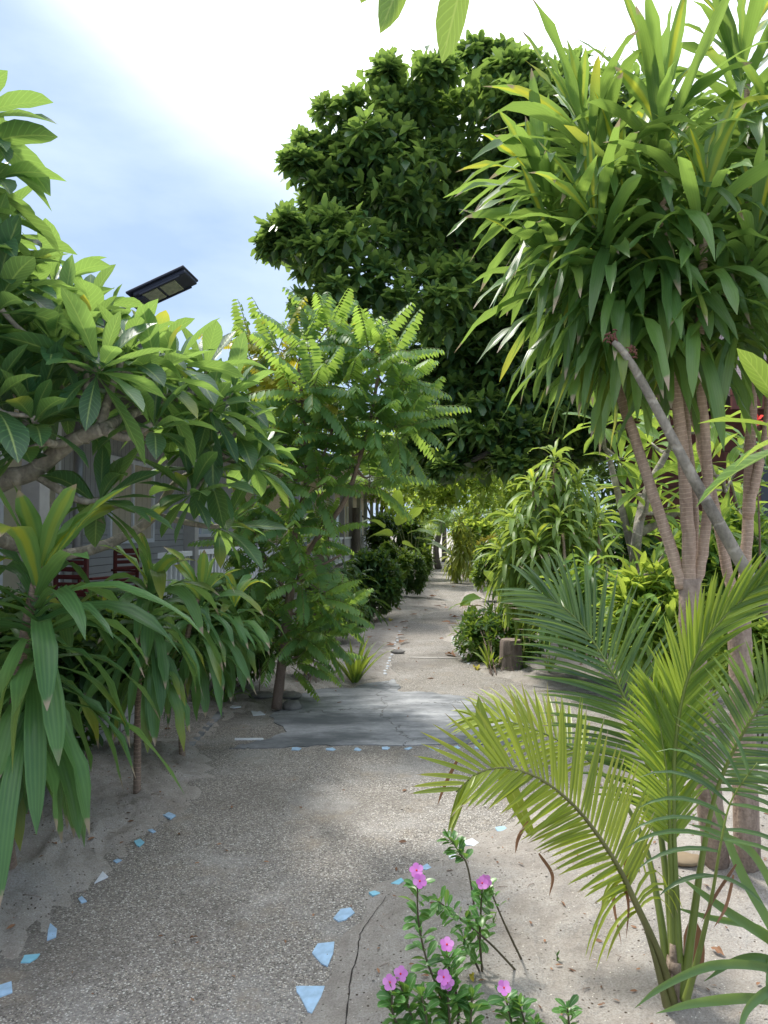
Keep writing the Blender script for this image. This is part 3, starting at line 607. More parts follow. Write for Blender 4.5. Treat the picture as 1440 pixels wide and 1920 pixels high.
skelL = [([bp, arr(-2.3, 3.45, .7), P(-90, 985, 3.35), P(0, 905, 3.2), P(60, 885, 3.2), P(130, 830, 3.2), P(190, 805, 3.2)], .06, .03),
         ([P(130, 830, 3.2), P(185, 800, 3.25), P(205, 740, 3.3), P(232, 665, 3.3)], .026, .013),
         ([P(160, 830, 3.2), P(162, 740, 3.25), P(160, 660, 3.3)], .02, .012),
         ([P(190, 805, 3.2), P(240, 820, 3.3), P(285, 795, 3.35)], .026, .012),
         ([bp+Z*.5, P(-120, 800, 3.3), P(-70, 600, 3.0), P(-50, 400, 2.9)], .05, .02),
         ([P(-90, 985, 3.35), P(120, 1040, 3.9), P(270, 985, 4.2), P(330, 905, 4.2), P(400, 875, 4.2)], .034, .018),
         ([P(190, 805, 3.2), P(260, 770, 3.6), P(330, 740, 3.9), P(400, 740, 4.0)], .026, .014)]
tipsL = [(100, 640, 3.0), (60, 780, 2.9), (190, 690, 3.0), (-20, 740, 2.8), (300, 700, 3.4), (-55, 210, 2.75), (-25, 330, 2.9), (-25, 450, 3.1), (-15, 560, 2.8), (50, 560, 3.4), (-70, 270, 2.8), (-50, 390, 2.8), (-30, 500, 2.9), (20, 520, 3.0), (40, 600, 3.3), (120, 590, 3.5), (60, 670, 3.4), (150, 640, 3.3), (35, 745, 3.1), (200, 625, 3.6), (238, 655, 3.3), (290, 655, 3.7), (335, 680, 3.8),
         (385, 690, 4.1), (440, 735, 4.2), (290, 790, 3.35), (395, 770, 3.9), (450, 800, 4.2), (100, 530, 3.7), (240, 740, 3.8), (483, 862, 4.3), (390, 880, 4.1), (195, 935, 3.4), (350, 925, 3.9), (425, 985, 4.3), (15, 830, 3.0), (120, 730, 3.6), (330, 770, 4.0), (370, 820, 4.1), (-10, 640, 3.0), (170, 575, 3.9)]
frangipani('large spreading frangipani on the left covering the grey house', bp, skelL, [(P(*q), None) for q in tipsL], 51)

fb = arr(2.35, 2.9, 0)
lean = [fb, P(1520, 1260, 2.85), P(1420, 1108, 2.8), P(1340, 967, 2.8), P(1292, 882, 2.8), P(1250, 802, 2.8), P(1205, 718, 2.8), P(1172, 664, 2.8), P(1150, 640, 2.8)]
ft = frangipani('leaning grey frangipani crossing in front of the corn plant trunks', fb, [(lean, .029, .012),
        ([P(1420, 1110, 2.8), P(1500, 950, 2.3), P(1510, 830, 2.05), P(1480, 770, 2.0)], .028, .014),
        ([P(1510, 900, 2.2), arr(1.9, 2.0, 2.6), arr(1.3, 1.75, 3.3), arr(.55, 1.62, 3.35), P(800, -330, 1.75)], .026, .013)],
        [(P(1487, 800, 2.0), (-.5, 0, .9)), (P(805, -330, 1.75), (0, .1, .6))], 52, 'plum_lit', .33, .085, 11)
rng = np.random.default_rng(6); m = MB()
for (a_, b_, L_, W_) in [((900, -170, 1.7), (828, 118, 1.68), .36, .085), ((800, -160, 1.7), (712, 62, 1.66), .28, .07), ((720, -120, 1.72), (676, 6, 1.7), .18, .05)]:
    pa, pb = P(*a_), P(*b_); leaves(m, [pa], [pb-pa], np.linalg.norm(pb-pa)*1.0, W_, rng, droop=.02, fold=.3, nseg=9, prof='obl', side=[arr(.9, .5, .1)], roll=0, lr=.5)
m.build('hanging_leaves', M['plum_lit'], ft); fh = [MB(), MB()]
for k, (x, y) in enumerate([(1145, 628), (1140, 636), (1150, 633), (1185, 656), (1189, 662), (1183, 668), (1146, 622), (1180, 650)]):
    for j in range(3):
        c = P(x+rng.uniform(-4, 4), y+rng.uniform(-5, 5), 2.79); a = rng.uniform(0, 6.28); p = [c, c+arr(math.cos(a), 0, math.sin(a))*.012, c+arr(math.cos(a), .3, math.sin(a)-.3)*.02]; tube(fh[int(x > 1165)], p, .004, .0025, 5, rng, .3)
tube(fh[0], [P(1150, 640, 2.8), P(1146, 630, 2.79)], .006, .004, 5); tube(fh[1], [P(1174, 666, 2.8), P(1186, 656, 2.79)], .005, .003, 5)
for q in fh: q.build('dried_flowerhead', M['deadflower'], ft)

b2 = GR(1180, 1220)
tipsR = [(1130, 790), (1170, 860), (1220, 830), (1190, 920), (1215, 900), (1250, 760), (1340, 800), (1330, 860), (1370, 900), (1190, 780), (1230, 960), (1180, 990), (1300, 780), (1400, 820), (1290, 900), (1390, 960), (1340, 990), (1420, 1010), (1260, 1010)]
rngt = np.random.default_rng(3)
frangipani('bright green frangipani behind the corn plant trunks on the right', b2, [([b2, P(1190, 1050, 6.0), P(1210, 930, 6.0), P(1250, 850, 6.0)], .05, .025), ([P(1190, 1050, 6.0), P(1160, 930, 6.0), P(1140, 850, 6.0)], .035, .02),
           ([P(1200, 1000, 6.0), P(1300, 940, 5.9), P(1370, 880, 5.8)], .035, .02)], [(P(x, y, 6+rngt.uniform(-.6, .6)), None) for x, y in tipsR], 53, 'plum_lit', .33, .085, 14)

# ------------------------------------------------------------------ feathery young tree
def frond_pinn(mb, rb, O, D, L, rng, npair=13, ll=.105, lw=.04, droop=.6, side=None, lr=None):
    D = nrm(np.asarray(D)); n = npair+2; c = np.array(O, float); pts = [c.copy()]
    for k in range(1, n): c = c+nrm(D-Z*droop*(k/n)**1.4)*L/n; pts.append(c.copy())
    pts = np.array(pts); T = nrm(np.gradient(pts, axis=0)); s = nrm(np.cross(D, Z) if abs(D[2]) < .97 else arr(1, 0, 0)); tube(rb, pts, .004, .0015, 4)
    o = []; d = []; sd = []
    for k in range(2, n):
        up = np.cross(s, T[k])
        for q in (-1, 1):
            o.append(pts[k]); d.append(nrm(s*q*.85+T[k]*.5-up*.45-Z*.2+rng.normal(0, .08, 3))); sd.append(T[k])
    sz = np.repeat(np.interp(np.linspace(0, 1, n-2), [0, .2, .7, 1], [.7, 1, .95, .5]), 2)
    leaves(mb, o, d, ll*sz, lw*sz, rng, droop=.5, fold=.1, nseg=3, prof='ell', roll=.15, side=np.array(sd), lr=(rng.uniform(0, 1) if lr is None else lr)*.8+rng.uniform(0, .2, len(o)))
def feathery(label, base_px, skel, clusters, seed, L=.5, nf=9, ll=.105, lw=.04, yellow=(), trunk_r=None):
    rng = np.random.default_rng(seed); b = GR(*base_px); t = thing('feathery_tree', label, 'tree', b); m = MB(); nodes = []; rb = MB()
    for (pts, r0, r1) in skel:
        p = spline([P(*q) if len(q) == 3 and q[2] > 0 else q for q in pts], 16); tube(m, p, r0, r1, 9, rng, .06); nodes += list(zip(p[4:], np.linspace(r0, r1, len(p))[4:]))
    lf = MB(); yl = MB()
    for (x, y, Y, nn, sc) in clusters:
        tp = P(x, y, Y); q, r = min(nodes, key=lambda z: np.linalg.norm(tp-z[0])+max(0, z[0][2]-tp[2])*.5); ln = np.linalg.norm(tp-q)
        p = spline([q, (q+tp)/2-Z*ln*.1+rng.normal(0, .02, 3), tp], 8); tube(m, p, min(r*.7, .014), .005, 6); nodes += [(p[5], .008)]
        ax = nrm(nrm(tp-q)*.6+Z*.8); a, bb, ax = basis(ax)
        for k in range(nn):
            s = (k+.5)/nn; th = k*2.39996+rng.uniform(-.3, .3); el = R(80-82*s**.85+rng.normal(0, 6)); D = math.cos(el)*(math.cos(th)*a+math.sin(th)*bb)+math.sin(el)*ax
            is_y = (x, y) in yellow and rng.uniform() < .5
            frond_pinn(yl if is_y else lf, rb, tp-ax*s*.12, D, L*sc*rng.uniform(.8, 1.1)*(.6+.4*min(1, s*3)), rng, droop=.25+.7*s, ll=ll*sc, lw=lw*sc)
    m.build('trunk', M['bark_brown'], t); lf.build('crown', M['pinn'], t); rb.build('leaf_stalks', M['rachis'], t)
    if yl.n: yl.build('yellow_fronds', M['pinn_old'], t)
    return t
cl = [(570, 640, 6.4), (515, 650, 6.5), (620, 610, 6.6), (690, 650, 6.3), (735, 660, 6.5), (748, 712, 6.4), (650, 720, 6.2), (545, 740, 6.3), (485, 710, 6.6), (768, 770, 6.5), (610, 800, 6.3), (560, 830, 6.4), (700, 780, 6.2), (500, 800, 6.5), (745, 800, 6.3),
      (640, 660, 6.7), (590, 720, 6.0), (470, 650, 6.7), (660, 850, 6.3), (520, 890, 6.3), (700, 890, 6.5), (600, 900, 6.2)]
cl2 = [(470, 960, 6.3), (540, 980, 6.1), (600, 990, 6.4), (450, 1160, 6.6), (500, 1200, 6.3), (560, 1230, 6.5), (590, 1215, 6.8), (640, 1130, 6.6), (580, 1020, 6.6), (520, 1020, 6.6), (480, 1050, 6.3), (560, 1080, 6.1), (610, 1110, 6.2), (500, 1140, 6.2), (570, 1180, 6.3), (620, 1180, 6.5), (530, 1100, 6.7), (450, 1010, 6.6), (460, 1100, 6.5)]
feathery('young feathery-leaved tree with pinnate fronds beside the cement patch', (518, 1325),
    [([(518, 1328, 6.4), (530, 1230, 6.4), (545, 1100, 6.4), (545, 1030, 6.4)], .045, .034), ([(545, 1040, 6.4), (562, 960, 6.4), (575, 900, 6.4), (572, 800, 6.4), (560, 690, 6.4)], .03, .014),
     ([(560, 1090, 6.4), (580, 1030, 6.4), (640, 950, 6.35), (668, 880, 6.3), (695, 780, 6.3), (715, 670, 6.4)], .028, .014), ([(575, 900, 6.4), (600, 870, 6.3), (625, 800, 6.3)], .016, .01), ([(530, 1100, 6.4), (500, 1050, 6.4), (470, 980, 6.4)], .016, .009),
     ([(550, 1070, 6.3), (600, 1060, 6.3), (640, 1040, 6.3)], .014, .009)],
    [(x, y, Y, 11, 1.12) for x, y, Y in cl]+[(x, y, Y, 9, .92) for x, y, Y in cl2], 61, yellow=[(470, 650), (515, 650), (485, 710), (545, 740)])

# ------------------------------------------------------------------ broad trees
def broad_tree(label, base, blobs, seed, mat='tree', L=.23, W=.1, dens=1., nl=9, trunk_r=.28, name='broadleaf_tree', nseg=2, th=3.0, trunk_to=None, low=-.55, group=None, limbs=12):
    rng = np.random.default_rng(seed); t = thing(name, label, 'tree', base, 0, group); lf = MB(); tr = MB()
    cs = np.array([b[0] for b in blobs]); top = trunk_to if trunk_to is not None else arr(base[0], base[1], th)
    tube(tr, spline([np.asarray(base)-Z*.1, (np.asarray(base)+top)/2+arr(.1, 0, 0)*trunk_r, top], 10), trunk_r*1.15, trunk_r*.8, 14, rng, .08)
    for i in rng.permutation(len(blobs))[:limbs]:
        c = cs[i]; tube(tr, spline([top-Z*.2, top+(c-top)*.5-Z*.2+rng.normal(0, .15, 3), c], 10), trunk_r*.38, .03, 7, rng, .1)
    for (c, r) in blobs:
        n = int(dens*r*r*38)+3; sq = arr(1, 1, .72)
        lc, lv = inblob(rng, max(4, int(n/9)), c, sq*r*.85, .75, low)      # twig sprays grouped in lumps
        for q, v in zip(lc, lv):
            O, V = inblob(rng, 9, q, arr(1, 1, .62)*r*rng.uniform(.3, .55), .2, -.6)
            for o, vv in zip(O, V): rosette(lf, o, nrm(vv*.6+v*.6+Z*.6), nl, L*rng.uniform(.75, 1.15), W, rng, nseg=nseg, prof='obo', bot_el=-15, dr=(.1, .6), fold=.25, lh=L*.35, tipl=.5)
        O = np.asarray(c)+nrm(rng.normal(size=(int(n*4.5), 3)))*(rng.uniform(0, 1, (int(n*4.5), 1))**.5*r*.78); D = nrm(rng.normal(size=O.shape)); leaves(lf, O, D, L*1.1, W*1.3, rng, droop=.6, nseg=2, prof='ell')
    tr.build('trunk', M['bark_dark'], t); lf.build('crown', M[mat], t); return t
bl = [(612, 350, 42), (600, 395, 36), (640, 305, 50), (590, 500, 32), (560, 470, 34), (640, 215, 48), (590, 275, 38), (715, 165, 50), (800, 140, 50), (900, 118, 52), (975, 150, 60), (560, 310, 28), (930, 175, 85), (1000, 215, 85), (850, 215, 80), (780, 215, 75), (700, 260, 70), (640, 290, 55), (600, 330, 45), (690, 350, 90), (620, 400, 60), (545, 440, 45), (520, 465, 32), (590, 470, 65), (660, 460, 80), (760, 330, 100), (850, 330, 110), (950, 320, 120),
      (750, 440, 100), (850, 450, 110), (960, 450, 120), (1060, 330, 130), (640, 560, 65), (590, 570, 45), (720, 560, 85), (820, 570, 100), (930, 580, 120), (1050, 520, 140), (1160, 400, 150), (1000, 680, 120), (900, 690, 100), (840, 740, 75), (1100, 650, 120), (930, 790, 80),
      (1020, 790, 85), (850, 830, 55), (1110, 780, 80), (1200, 560, 140), (1250, 300, 150), (1150, 230, 110), (1080, 190, 90), (800, 800, 55), (780, 860, 45), (740, 850, 40), (850, 880, 40), (910, 860, 50), (980, 860, 55), (1060, 850, 55)]
rngb = np.random.default_rng(8); TB = arr(3.1, 13.5, 0)
blobs = []
for i, (x, y, r) in enumerate(bl):
    Y = 12.0+rngb.uniform(-.7, .9)+ (1.0 if y > 600 else 0)+(.8 if r > 100 else 0)
    blobs.append((P(x, y, Y), r*Y/1390*1.02))
for i in range(16): blobs.append((arr(2.9+rngb.uniform(-3.0, 3), 14+rngb.uniform(-.5, 2.2), rngb.uniform(3.5, 8.0)), rngb.uniform(1.1, 1.5)))
broad_tree('very large dark glossy-leaved tree overhanging the far path', TB, blobs, 71, trunk_to=arr(2.9, 13.4, 3.6), trunk_r=.3, dens=1.9, L=.25, W=.12, nseg=3)
# aerial roots / hanging stems beside the trunk
# ------------------------------------------------------------------ trees beyond
farT = [('wide sunlit tree line closing the far end of the garden', arr(3, 37, 0), [(arr(-2+1.5*k, 37+(k%3)*.8, 2.0+(k*7%4)*.75), 1.35) for k in range(9)]+[(arr(-1.5+1.7*k, 38, 4.4), 1.5) for k in range(7)], 'shrub_pale_lit', .3),
        ('leafy tree whose low lit branches hang over the far path', arr(-.8, 21, 0), [(P(790, 905, 21), .8), (P(850, 880, 22), .9), (P(910, 900, 21), .8), (P(760, 860, 21), 1.0), (P(830, 935, 22), .5), (P(960, 890, 22), 1.0), (P(740, 920, 22), .8), (P(880, 850, 21), 1.0), (P(1000, 930, 22), 1.0), (P(935, 940, 24), .7), (P(870, 925, 23), .6), (P(790, 955, 24), .6), (P(900, 955, 26), .5), (P(830, 890, 25), 1.2), (P(980, 960, 24), .7)], 'shrub_pale_lit', .24),
        ('distant sunlit tree seen under the big tree canopy left of the path', arr(-.5, 33, 0), [(arr(-1.4, 33, 4), 1.7), (arr(.6, 32, 4.3), 1.6), (arr(-.4, 33, 5.4), 1.9), (arr(1.8, 33, 3.6), 1.2), (arr(-2.6, 34, 3.6), 1.4)], 'shrub_pale_lit', .26),
        ('distant bright green tree closing the view right of the path', arr(5.5, 30, 0), [(arr(4.2, 29, 2.9), 1.5), (arr(5.5, 29, 3.6), 1.7), (arr(3.3, 30, 4.2), 1.4), (arr(6.8, 30, 3), 1.6), (arr(5, 30, 5), 1.8), (arr(7.6, 31, 4.6), 1.8)], 'shrub_pale_lit', .26),
        ('shaded tree behind the brown house', arr(6.5, 17, 0), [(arr(5.6, 16.5, 3), 1.5), (arr(7, 17, 4), 1.8), (arr(4.6, 17, 2.2), 1.3), (arr(8, 17, 5), 2), (arr(6, 17.5, 1.4), 1.3), (arr(5, 17, 4.2), 1.3)], 'shrub_dark', .24),
        ('background tree between the two grey houses, crown widened to shade the path', arr(-4.2, 17, 0), [(arr(-4.5, 16.5, 3), 1.2), (arr(-3.6, 16, 3.9), 1.1), (arr(-5.4, 17, 3.5), 1.3), (arr(-2.3, 14.3, 4.0), 1.1), (arr(-1.5, 13.4, 3.7), .9), (arr(-1.3, 15.4, 4.2), 1.1), (arr(-3, 15, 3.4), 1.0), (arr(-1.9, 17, 4.4), 1.0)], 'shrub_mid', .2)]  # near crown lobes added, hidden behind the feathery tree, to shade the path
for i, (lb, b, bs, mt, lf_) in enumerate(farT): broad_tree(lb, b, bs, 80+i, mt, lf_, lf_*.45, 1.5 if i in (1, 5) else .9, 7, .12, name='background_tree', trunk_to=arr(b[0], b[1], 2.2), limbs=0 if i < 2 else 5)
# palms far away
def far_palm(label, base, h, seed, nf=16, L=1.5, mat='shrub_mid'):
    rng = np.random.default_rng(seed); t = thing('palm_tree', label, 'palm', base); m = MB(); top = np.asarray(base)+arr(.15, 0, h)
    tube(m, spline([base, np.asarray(base)+arr(-.1, 0, h*.4), top], 10), .14, .1, 10, rng, .12); m.build('trunk', M['bark_dark'], t); lf = MB(); rb = MB()
    for k in range(nf):
        th = k*2.4; el = R(75-75*(k/nf)); D = arr(math.cos(th)*math.cos(el), math.sin(th)*math.cos(el), math.sin(el)); frond_pinn(lf, rb, top, D, L*rng.uniform(.8, 1.1), rng, 22, .32, .035, 1.1)
    lf.build('crown', M[mat], t); rb.build('leaf_stalks', M['rachis'], t)
far_palm('grey-green feathery palm at the far end of the path', arr(2.2, 30, 0), 1.9, 91, L=1.5)
far_palm('small slanting palm left of the far path end', arr(1.0, 27, 0), 1.5, 92, 12, 1.1, 'drac_mid')

# ------------------------------------------------------------------ mid and far corn plants
def corn_bush(label, base, stems, heads, seed, mat, L, W, n, Lh, cat='corn plant', r=.02, lp=None, name='corn_plant'):
    rng = np.random.default_rng(seed); t = thing(name, label, cat, base)
    for p in stems: m = MB(); tube(m, spline(p, 14), r, r*.7, 7, rng, .05); m.build('stem', M['bark_stem'], t)
    for (h, ax) in heads:
        m = MB(); head(m, h, ax, Lh*rng.uniform(.85, 1.1), n, L, W, rng, nseg=5, cols=1, **(lp or dict(dr=(.7, 5.5), bot_el=0, top_el=62, wave=.2, young=.05))); m.build('leaf_head', M[mat], t)
    return t
b = GR(1078, 1180); b2_ = b
hs = [(1040, 850, 7.9), (1000, 900, 7.8), (1085, 895, 7.8), (960, 965, 7.7), (1125, 960, 7.9), (1050, 960, 7.6), (940, 1030, 7.8), (1005, 1010, 7.5), (1080, 1000, 7.7), (1110, 1010, 8.1), (980, 1060, 7.9)]
corn_bush('dense pale-leaved corn plant clump right of the path', b, [[b, P(1075, 1080, 7.9), P(1040, 980, 7.9), P(1040, 870, 7.9)], [b+arr(-.1, 0, 0), P(1030, 1080, 7.8), P(1000, 1000, 7.8), P(1000, 920, 7.8)], [b+arr(.05, 0, 0), P(1115, 1100, 7.8), P(1125, 980, 7.9)], [P(1105, 1180, 7.4), P(1065, 1080, 7.4), P(1055, 1000, 7.5)]],
          [(P(*q), nrm(arr((q[0]-1040)/250, -.1, 1))) for q in hs], 101, 'drac_mid', .38, .055, 80, .6)
b = GR(868, 1083); hs = [(862, 975, 22), (850, 1005, 21.9), (882, 1000, 22), (866, 1020, 21.6), (892, 1035, 22.2), (846, 1040, 22)]
corn_bush('yellow-green corn plant standing beside the far end of the path', b, [[b, P(865, 1000, 22)], [b, P(885, 1020, 22)]], [(P(*q), nrm(arr((q[0]-866)/80, -.1, 1))) for q in hs], 102, 'drac_gold', .45, .06, 70, .6)
b = GR(640, 1165); hs = [(645, 1055, 12), (615, 1070, 12), (670, 1080, 11.8), (640, 1100, 11.6), (600, 1110, 11.9), (680, 1120, 11.8)]
corn_bush('dark strap-leaved corn plant bush below the second veranda', b, [[b, P(640, 1080, 12)]], [(P(*q), nrm(arr((q[0]-640)/100, -.2, 1))) for q in hs], 103, 'shrub_dark', .5, .055, 46, .5)
b = GR(1100, 1215); corn_bush('low corn plant with arching leaves beneath the frangipani', b, [[b, P(1105, 1080, 6.8)]], [(P(1105, 1055, 6.8), arr(0, -.1, 1)), (P(1160, 1090, 6.8), arr(.1, -.1, 1)), (P(1050, 1100, 6.9), arr(-.1, -.1, 1))], 104, 'drac_big', .42, .06, 40, .3)
# ------------------------------------------------------------------ shrubs
def pxr(r, Y): return r*Y/F
def S(label, cat, base, c, rx, ry, n, nl, L, W, mat, seed, prof='ell', name='shrub', **k):
    b = GR(*base); Y = c[2]; shrub(name, label, cat, b, P(*c), arr(pxr(rx, Y), pxr(rx, Y)*.8, pxr(ry, Y)), n, nl, L, W, mat, seed, prof, **k)
S('bright low ground-cover bush right of the path by the stump', 'bush', (925, 1262), (935, 1195, 8.9), 84, 64, 330, 8, .12, .045, 'shrub_mid', 111, shell=.3)
S('weedy green tuft growing against the tree stump', 'bush', (962, 1262), (962, 1245, 8.2), 32, 20, 60, 6, .07, .02, 'shrub_mid', 112)
S('rounded small-leaved bush on the right where the path narrows', 'bush', (905, 1110), (915, 1075, 16), 32, 40, 260, 7, .12, .05, 'shrub_mid', 113)
S('croton bush with yellow leaves by the far blue hut', 'bush', (930, 1075), (925, 1025, 20), 28, 18, 120, 7, .2, .08, 'yellowleaf', 114)
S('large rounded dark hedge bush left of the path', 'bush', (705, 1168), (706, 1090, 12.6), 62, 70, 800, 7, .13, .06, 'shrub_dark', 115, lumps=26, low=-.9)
S('lighter rounded bush against the dark hedge bush', 'bush', (735, 1125), (742, 1050, 15), 32, 38, 260, 7, .13, .06, 'shrub_mid', 116, lumps=12, low=-.9)
S('reddish thin hedge along the far left path edge', 'hedge', (775, 1112), (772, 1075, 17), 30, 42, 420, 6, .12, .04, 'shrub_dark', 117, low=-.9)
S('pale loose shrub at the far left bend of the path', 'bush', (800, 1085), (795, 1055, 23), 16, 32, 140, 7, .2, .07, 'shrub_mid', 118)
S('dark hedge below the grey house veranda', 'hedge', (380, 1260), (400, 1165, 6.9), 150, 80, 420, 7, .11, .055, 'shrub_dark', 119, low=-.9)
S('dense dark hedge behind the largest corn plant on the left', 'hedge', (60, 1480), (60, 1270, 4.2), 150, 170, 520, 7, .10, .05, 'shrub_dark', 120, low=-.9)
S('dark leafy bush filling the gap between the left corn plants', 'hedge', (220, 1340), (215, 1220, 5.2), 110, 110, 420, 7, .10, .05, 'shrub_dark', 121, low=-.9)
S('low dark shrub left of the feathery tree trunk', 'bush', (450, 1290), (455, 1215, 7.2), 70, 60, 260, 7, .11, .04, 'shrub_dark', 122, low=-.9)
S('slender bush with small leaves behind the feathery tree trunk', 'bush', (585, 1280), (585, 1200, 7.8), 45, 66, 150, 8, .12, .035, 'pinn', 123, low=-.6)
S('dark undergrowth between the feathery tree and the hedge', 'bush', (640, 1180), (625, 1145, 10), 60, 45, 260, 7, .14, .04, 'shrub_dark', 124, low=-.9)
S('tall lance-leaved shrub behind the left coconut frond', 'bush', (1130, 1260), (1120, 1150, 7.3), 110, 85, 120, 9, .28, .06, 'shrub_mid', 125, 'ell', nseg=5, dr=(.2, 1.1))
S('yellow-green lance-leaved shrub at the foot of the forked corn plant', 'bush', (1240, 1310), (1225, 1170, 5.6), 90, 115, 105, 9, .26, .06, 'shrub_pale_lit', 126, 'ell', nseg=5, dr=(.2, 1.1))
S('fine-leaved light green shrub at the right picture edge', 'bush', (1420, 1390), (1430, 1240, 5.0), 80, 120, 260, 8, .11, .05, 'shrub_pale_lit', 127, nseg=3)
S('broad-leaved bush below the brown house wall', 'bush', (1380, 1250), (1370, 1060, 6.6), 130, 110, 150, 9, .26, .065, 'shrub_mid', 128, nseg=5, dr=(.2, 1.1))
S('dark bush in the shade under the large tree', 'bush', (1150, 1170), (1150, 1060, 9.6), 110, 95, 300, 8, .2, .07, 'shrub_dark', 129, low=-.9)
S('pink-tinged low plants at the foot of the brown house', 'bush', (1300, 1290), (1310, 1250, 5.9), 60, 40, 110, 7, .12, .04, 'shrub_pale_lit', 130)
S('dark shrub row below the second veranda', 'hedge', (690, 1110), (690, 1070, 18), 40, 32, 200, 7, .18, .07, 'shrub_dark', 131, low=-.9)
S('sunlit shrub mass to the right of the far corn plant', 'bush', (990, 1090), (985, 1010, 18), 60, 60, 260, 8, .22, .08, 'shrub_mid', 132)
S('distant sunlit bushes behind the far corn plant', 'hedge', (900, 1052), (905, 1000, 28), 60, 36, 220, 7, .32, .14, 'shrub_pale_lit', 133)
S('distant low bush left of the far path end', 'hedge', (770, 1052), (780, 1010, 29), 24, 30, 150, 7, .3, .12, 'shrub_mid', 134)
S('dense green shrub screening the sand beyond the far left hedge', 'hedge', (740, 1062), (742, 1005, 24), 60, 50, 420, 8, .24, .09, 'shrub_dark', 135, low=-.9)
S('dark bushes far right beyond the croton', 'hedge', (960, 1062), (975, 1015, 23), 55, 50, 420, 8, .24, .09, 'shrub_mid', 136, low=-.9)
S('distant bushes just right of the far path end', 'hedge', (905, 1048), (900, 1015, 33), 34, 40, 200, 8, .35, .14, 'shrub_mid', 137, low=-.9)
S('distant bushes just left of the far path end', 'hedge', (800, 1046), (790, 1005, 34), 26, 44, 200, 8, .35, .14, 'shrub_pale_lit', 138, low=-.9)
S('shrub at the right path edge beyond the rounded bush', 'bush', (915, 1085), (922, 1050, 18), 34, 36, 220, 7, .16, .06, 'shrub_dark', 139, low=-.9)
# big-leaved plants
def bigleaf(label, base, tips, L, W, seed, mat, prof='ovate'):
    rng = np.random.default_rng(seed); b = GR(*base); t = thing('elephant_ear', label, 'plant', b); m = MB(); st = MB()
    for (x, y, Y, dx, dz) in tips:
        p = P(x, y, Y); tube(st, spline([b, (b+p)/2+Z*.1, p], 8), .008, .005, 5); leaves(m, [p], [arr(dx, -.5, dz)], L*rng.uniform(.85, 1.1), W, rng, droop=.9, nseg=7, prof=prof, fold=.2, wave=.12, roll=.3, cols=2)
    m.build('leaves', M[mat], t); st.build('stalks', M['rachis'], t)
bigleaf('broad-leaved plant arching over the left side of the far path', (775, 1090), [(765, 1000, 14, .6, .3), (745, 985, 14, .3, .6), (780, 1010, 13.6, .9, .1), (735, 1005, 13.7, -.6, .3), (790, 985, 14.4, .7, .5), (755, 1020, 13.4, .5, 0), (770, 975, 14.5, .4, .8), (720, 990, 14, -.5, .5), (800, 1020, 14.2, .8, 0), (745, 960, 14.5, 0, 1)], .62, .27, 141, 'shrub_mid')
bigleaf('large dark heart-leaved plant beside the path behind the ground cover', (930, 1165), [(930, 1110, 10.5, -.5, .4), (900, 1120, 10.2, -.8, .1), (920, 1090, 10.8, -.2, .7), (960, 1100, 10.3, .5, .4), (895, 1145, 10, -.8, -.1), (985, 1120, 10, .7, .2), (950, 1130, 9.8, 0, .3), (880, 1135, 10.2, -.7, .3), (970, 1075, 10.8, .3, .8), (1000, 1090, 10.2, .5, .5)], .36, .2, 142, 'shrub_mid')
# blade tufts
def tuft(label, base, n, L, W, seed, mat='fern', spread=.5, droop=.6, name='blade_leaved_plant'):
    rng = np.random.default_rng(seed); b = GR(*base); th = rng.uniform(0, 6.28, n); el = np.radians(rng.uniform(48, 86, n)); D = np.stack([np.cos(el)*np.cos(th), np.cos(el)*np.sin(th), np.sin(el)], -1)
    m = MB(); leaves(m, b+np.stack([np.cos(th), np.sin(th), th*0], -1)*.04*rng.uniform(0, 1, (n, 1)), D, L*rng.uniform(.6, 1.1, n), W, rng, droop=droop*rng.uniform(.4, 1.3, n), nseg=7, prof='lin', fold=.35)
    tag(m.build(name, M[mat], origin=b), label, 'plant')
tuft('upright blade-leaved tuft standing in sand left of the narrow path', (665, 1278), 34, .50, .036, 151)
tuft('short blade-leaved tuft in front of the ground cover by the stump', (918, 1255), 16, .32, .03, 152)
tuft('small grassy clump at the foot of the far corn plant', (855, 1086), 50, .75, .04, 153, 'shrub_pale_lit')
tuft('low fan of blades beside the small left corn plants', (420, 1318), 26, .36, .018, 154, 'shrub_mid', droop=1.4)
tuft('grassy tuft at the left edge of the side slab', (380, 1322), 20, .34, .014, 155, 'shrub_mid', droop=1.6)
tuft('thin grass clump right of the tree stump', (1030, 1265), 18, .26, .014, 156, 'shrub_mid', droop=.8)
tuft('dark drooping grass clump beneath the large hedge bush', (690, 1165), 60, .55, .02, 157, 'shrub_dark', droop=1.4)
# ------------------------------------------------------------------ stump, log, stone
rng = np.random.default_rng(160); b = GR(958, 1256); t = thing('tree_stump', 'short weathered grey tree stump on the sand right of the path', 'stump', b); m = MB()
Vv = []; nn = 26; rr = .115*(1+.08*np.sin(np.arange(nn)*2.1)+rng.uniform(-.05, .05, nn)); hts = [-.03, .02, .12, .22, .285, .30]; fl = [1.35, 1.18, 1.02, 1.0, .98, .9]
for hh, ff in zip(hts, fl):
    for k in range(nn): a = 6.283*k/nn; Vv.append(b+arr(math.cos(a)*rr[k]*ff, math.sin(a)*rr[k]*ff, hh+rng.uniform(-.004, .004)))
m.add(Vv, [(i*nn+k, i*nn+(k+1) % nn, (i+1)*nn+(k+1) % nn, (i+1)*nn+k) for i in range(5) for k in range(nn)]); m.build('bark', bark('stump_bark', (.07, .055, .045), (.27, .22, .19), 0, 22, 1.), t)
m = MB(); m.add(Vv[-nn:], poly=[list(range(nn))]); m.build('cut_face', plain('cut_wood', (.30, .24, .2), .9, .4, 30, bs=.5), t, smooth=False)
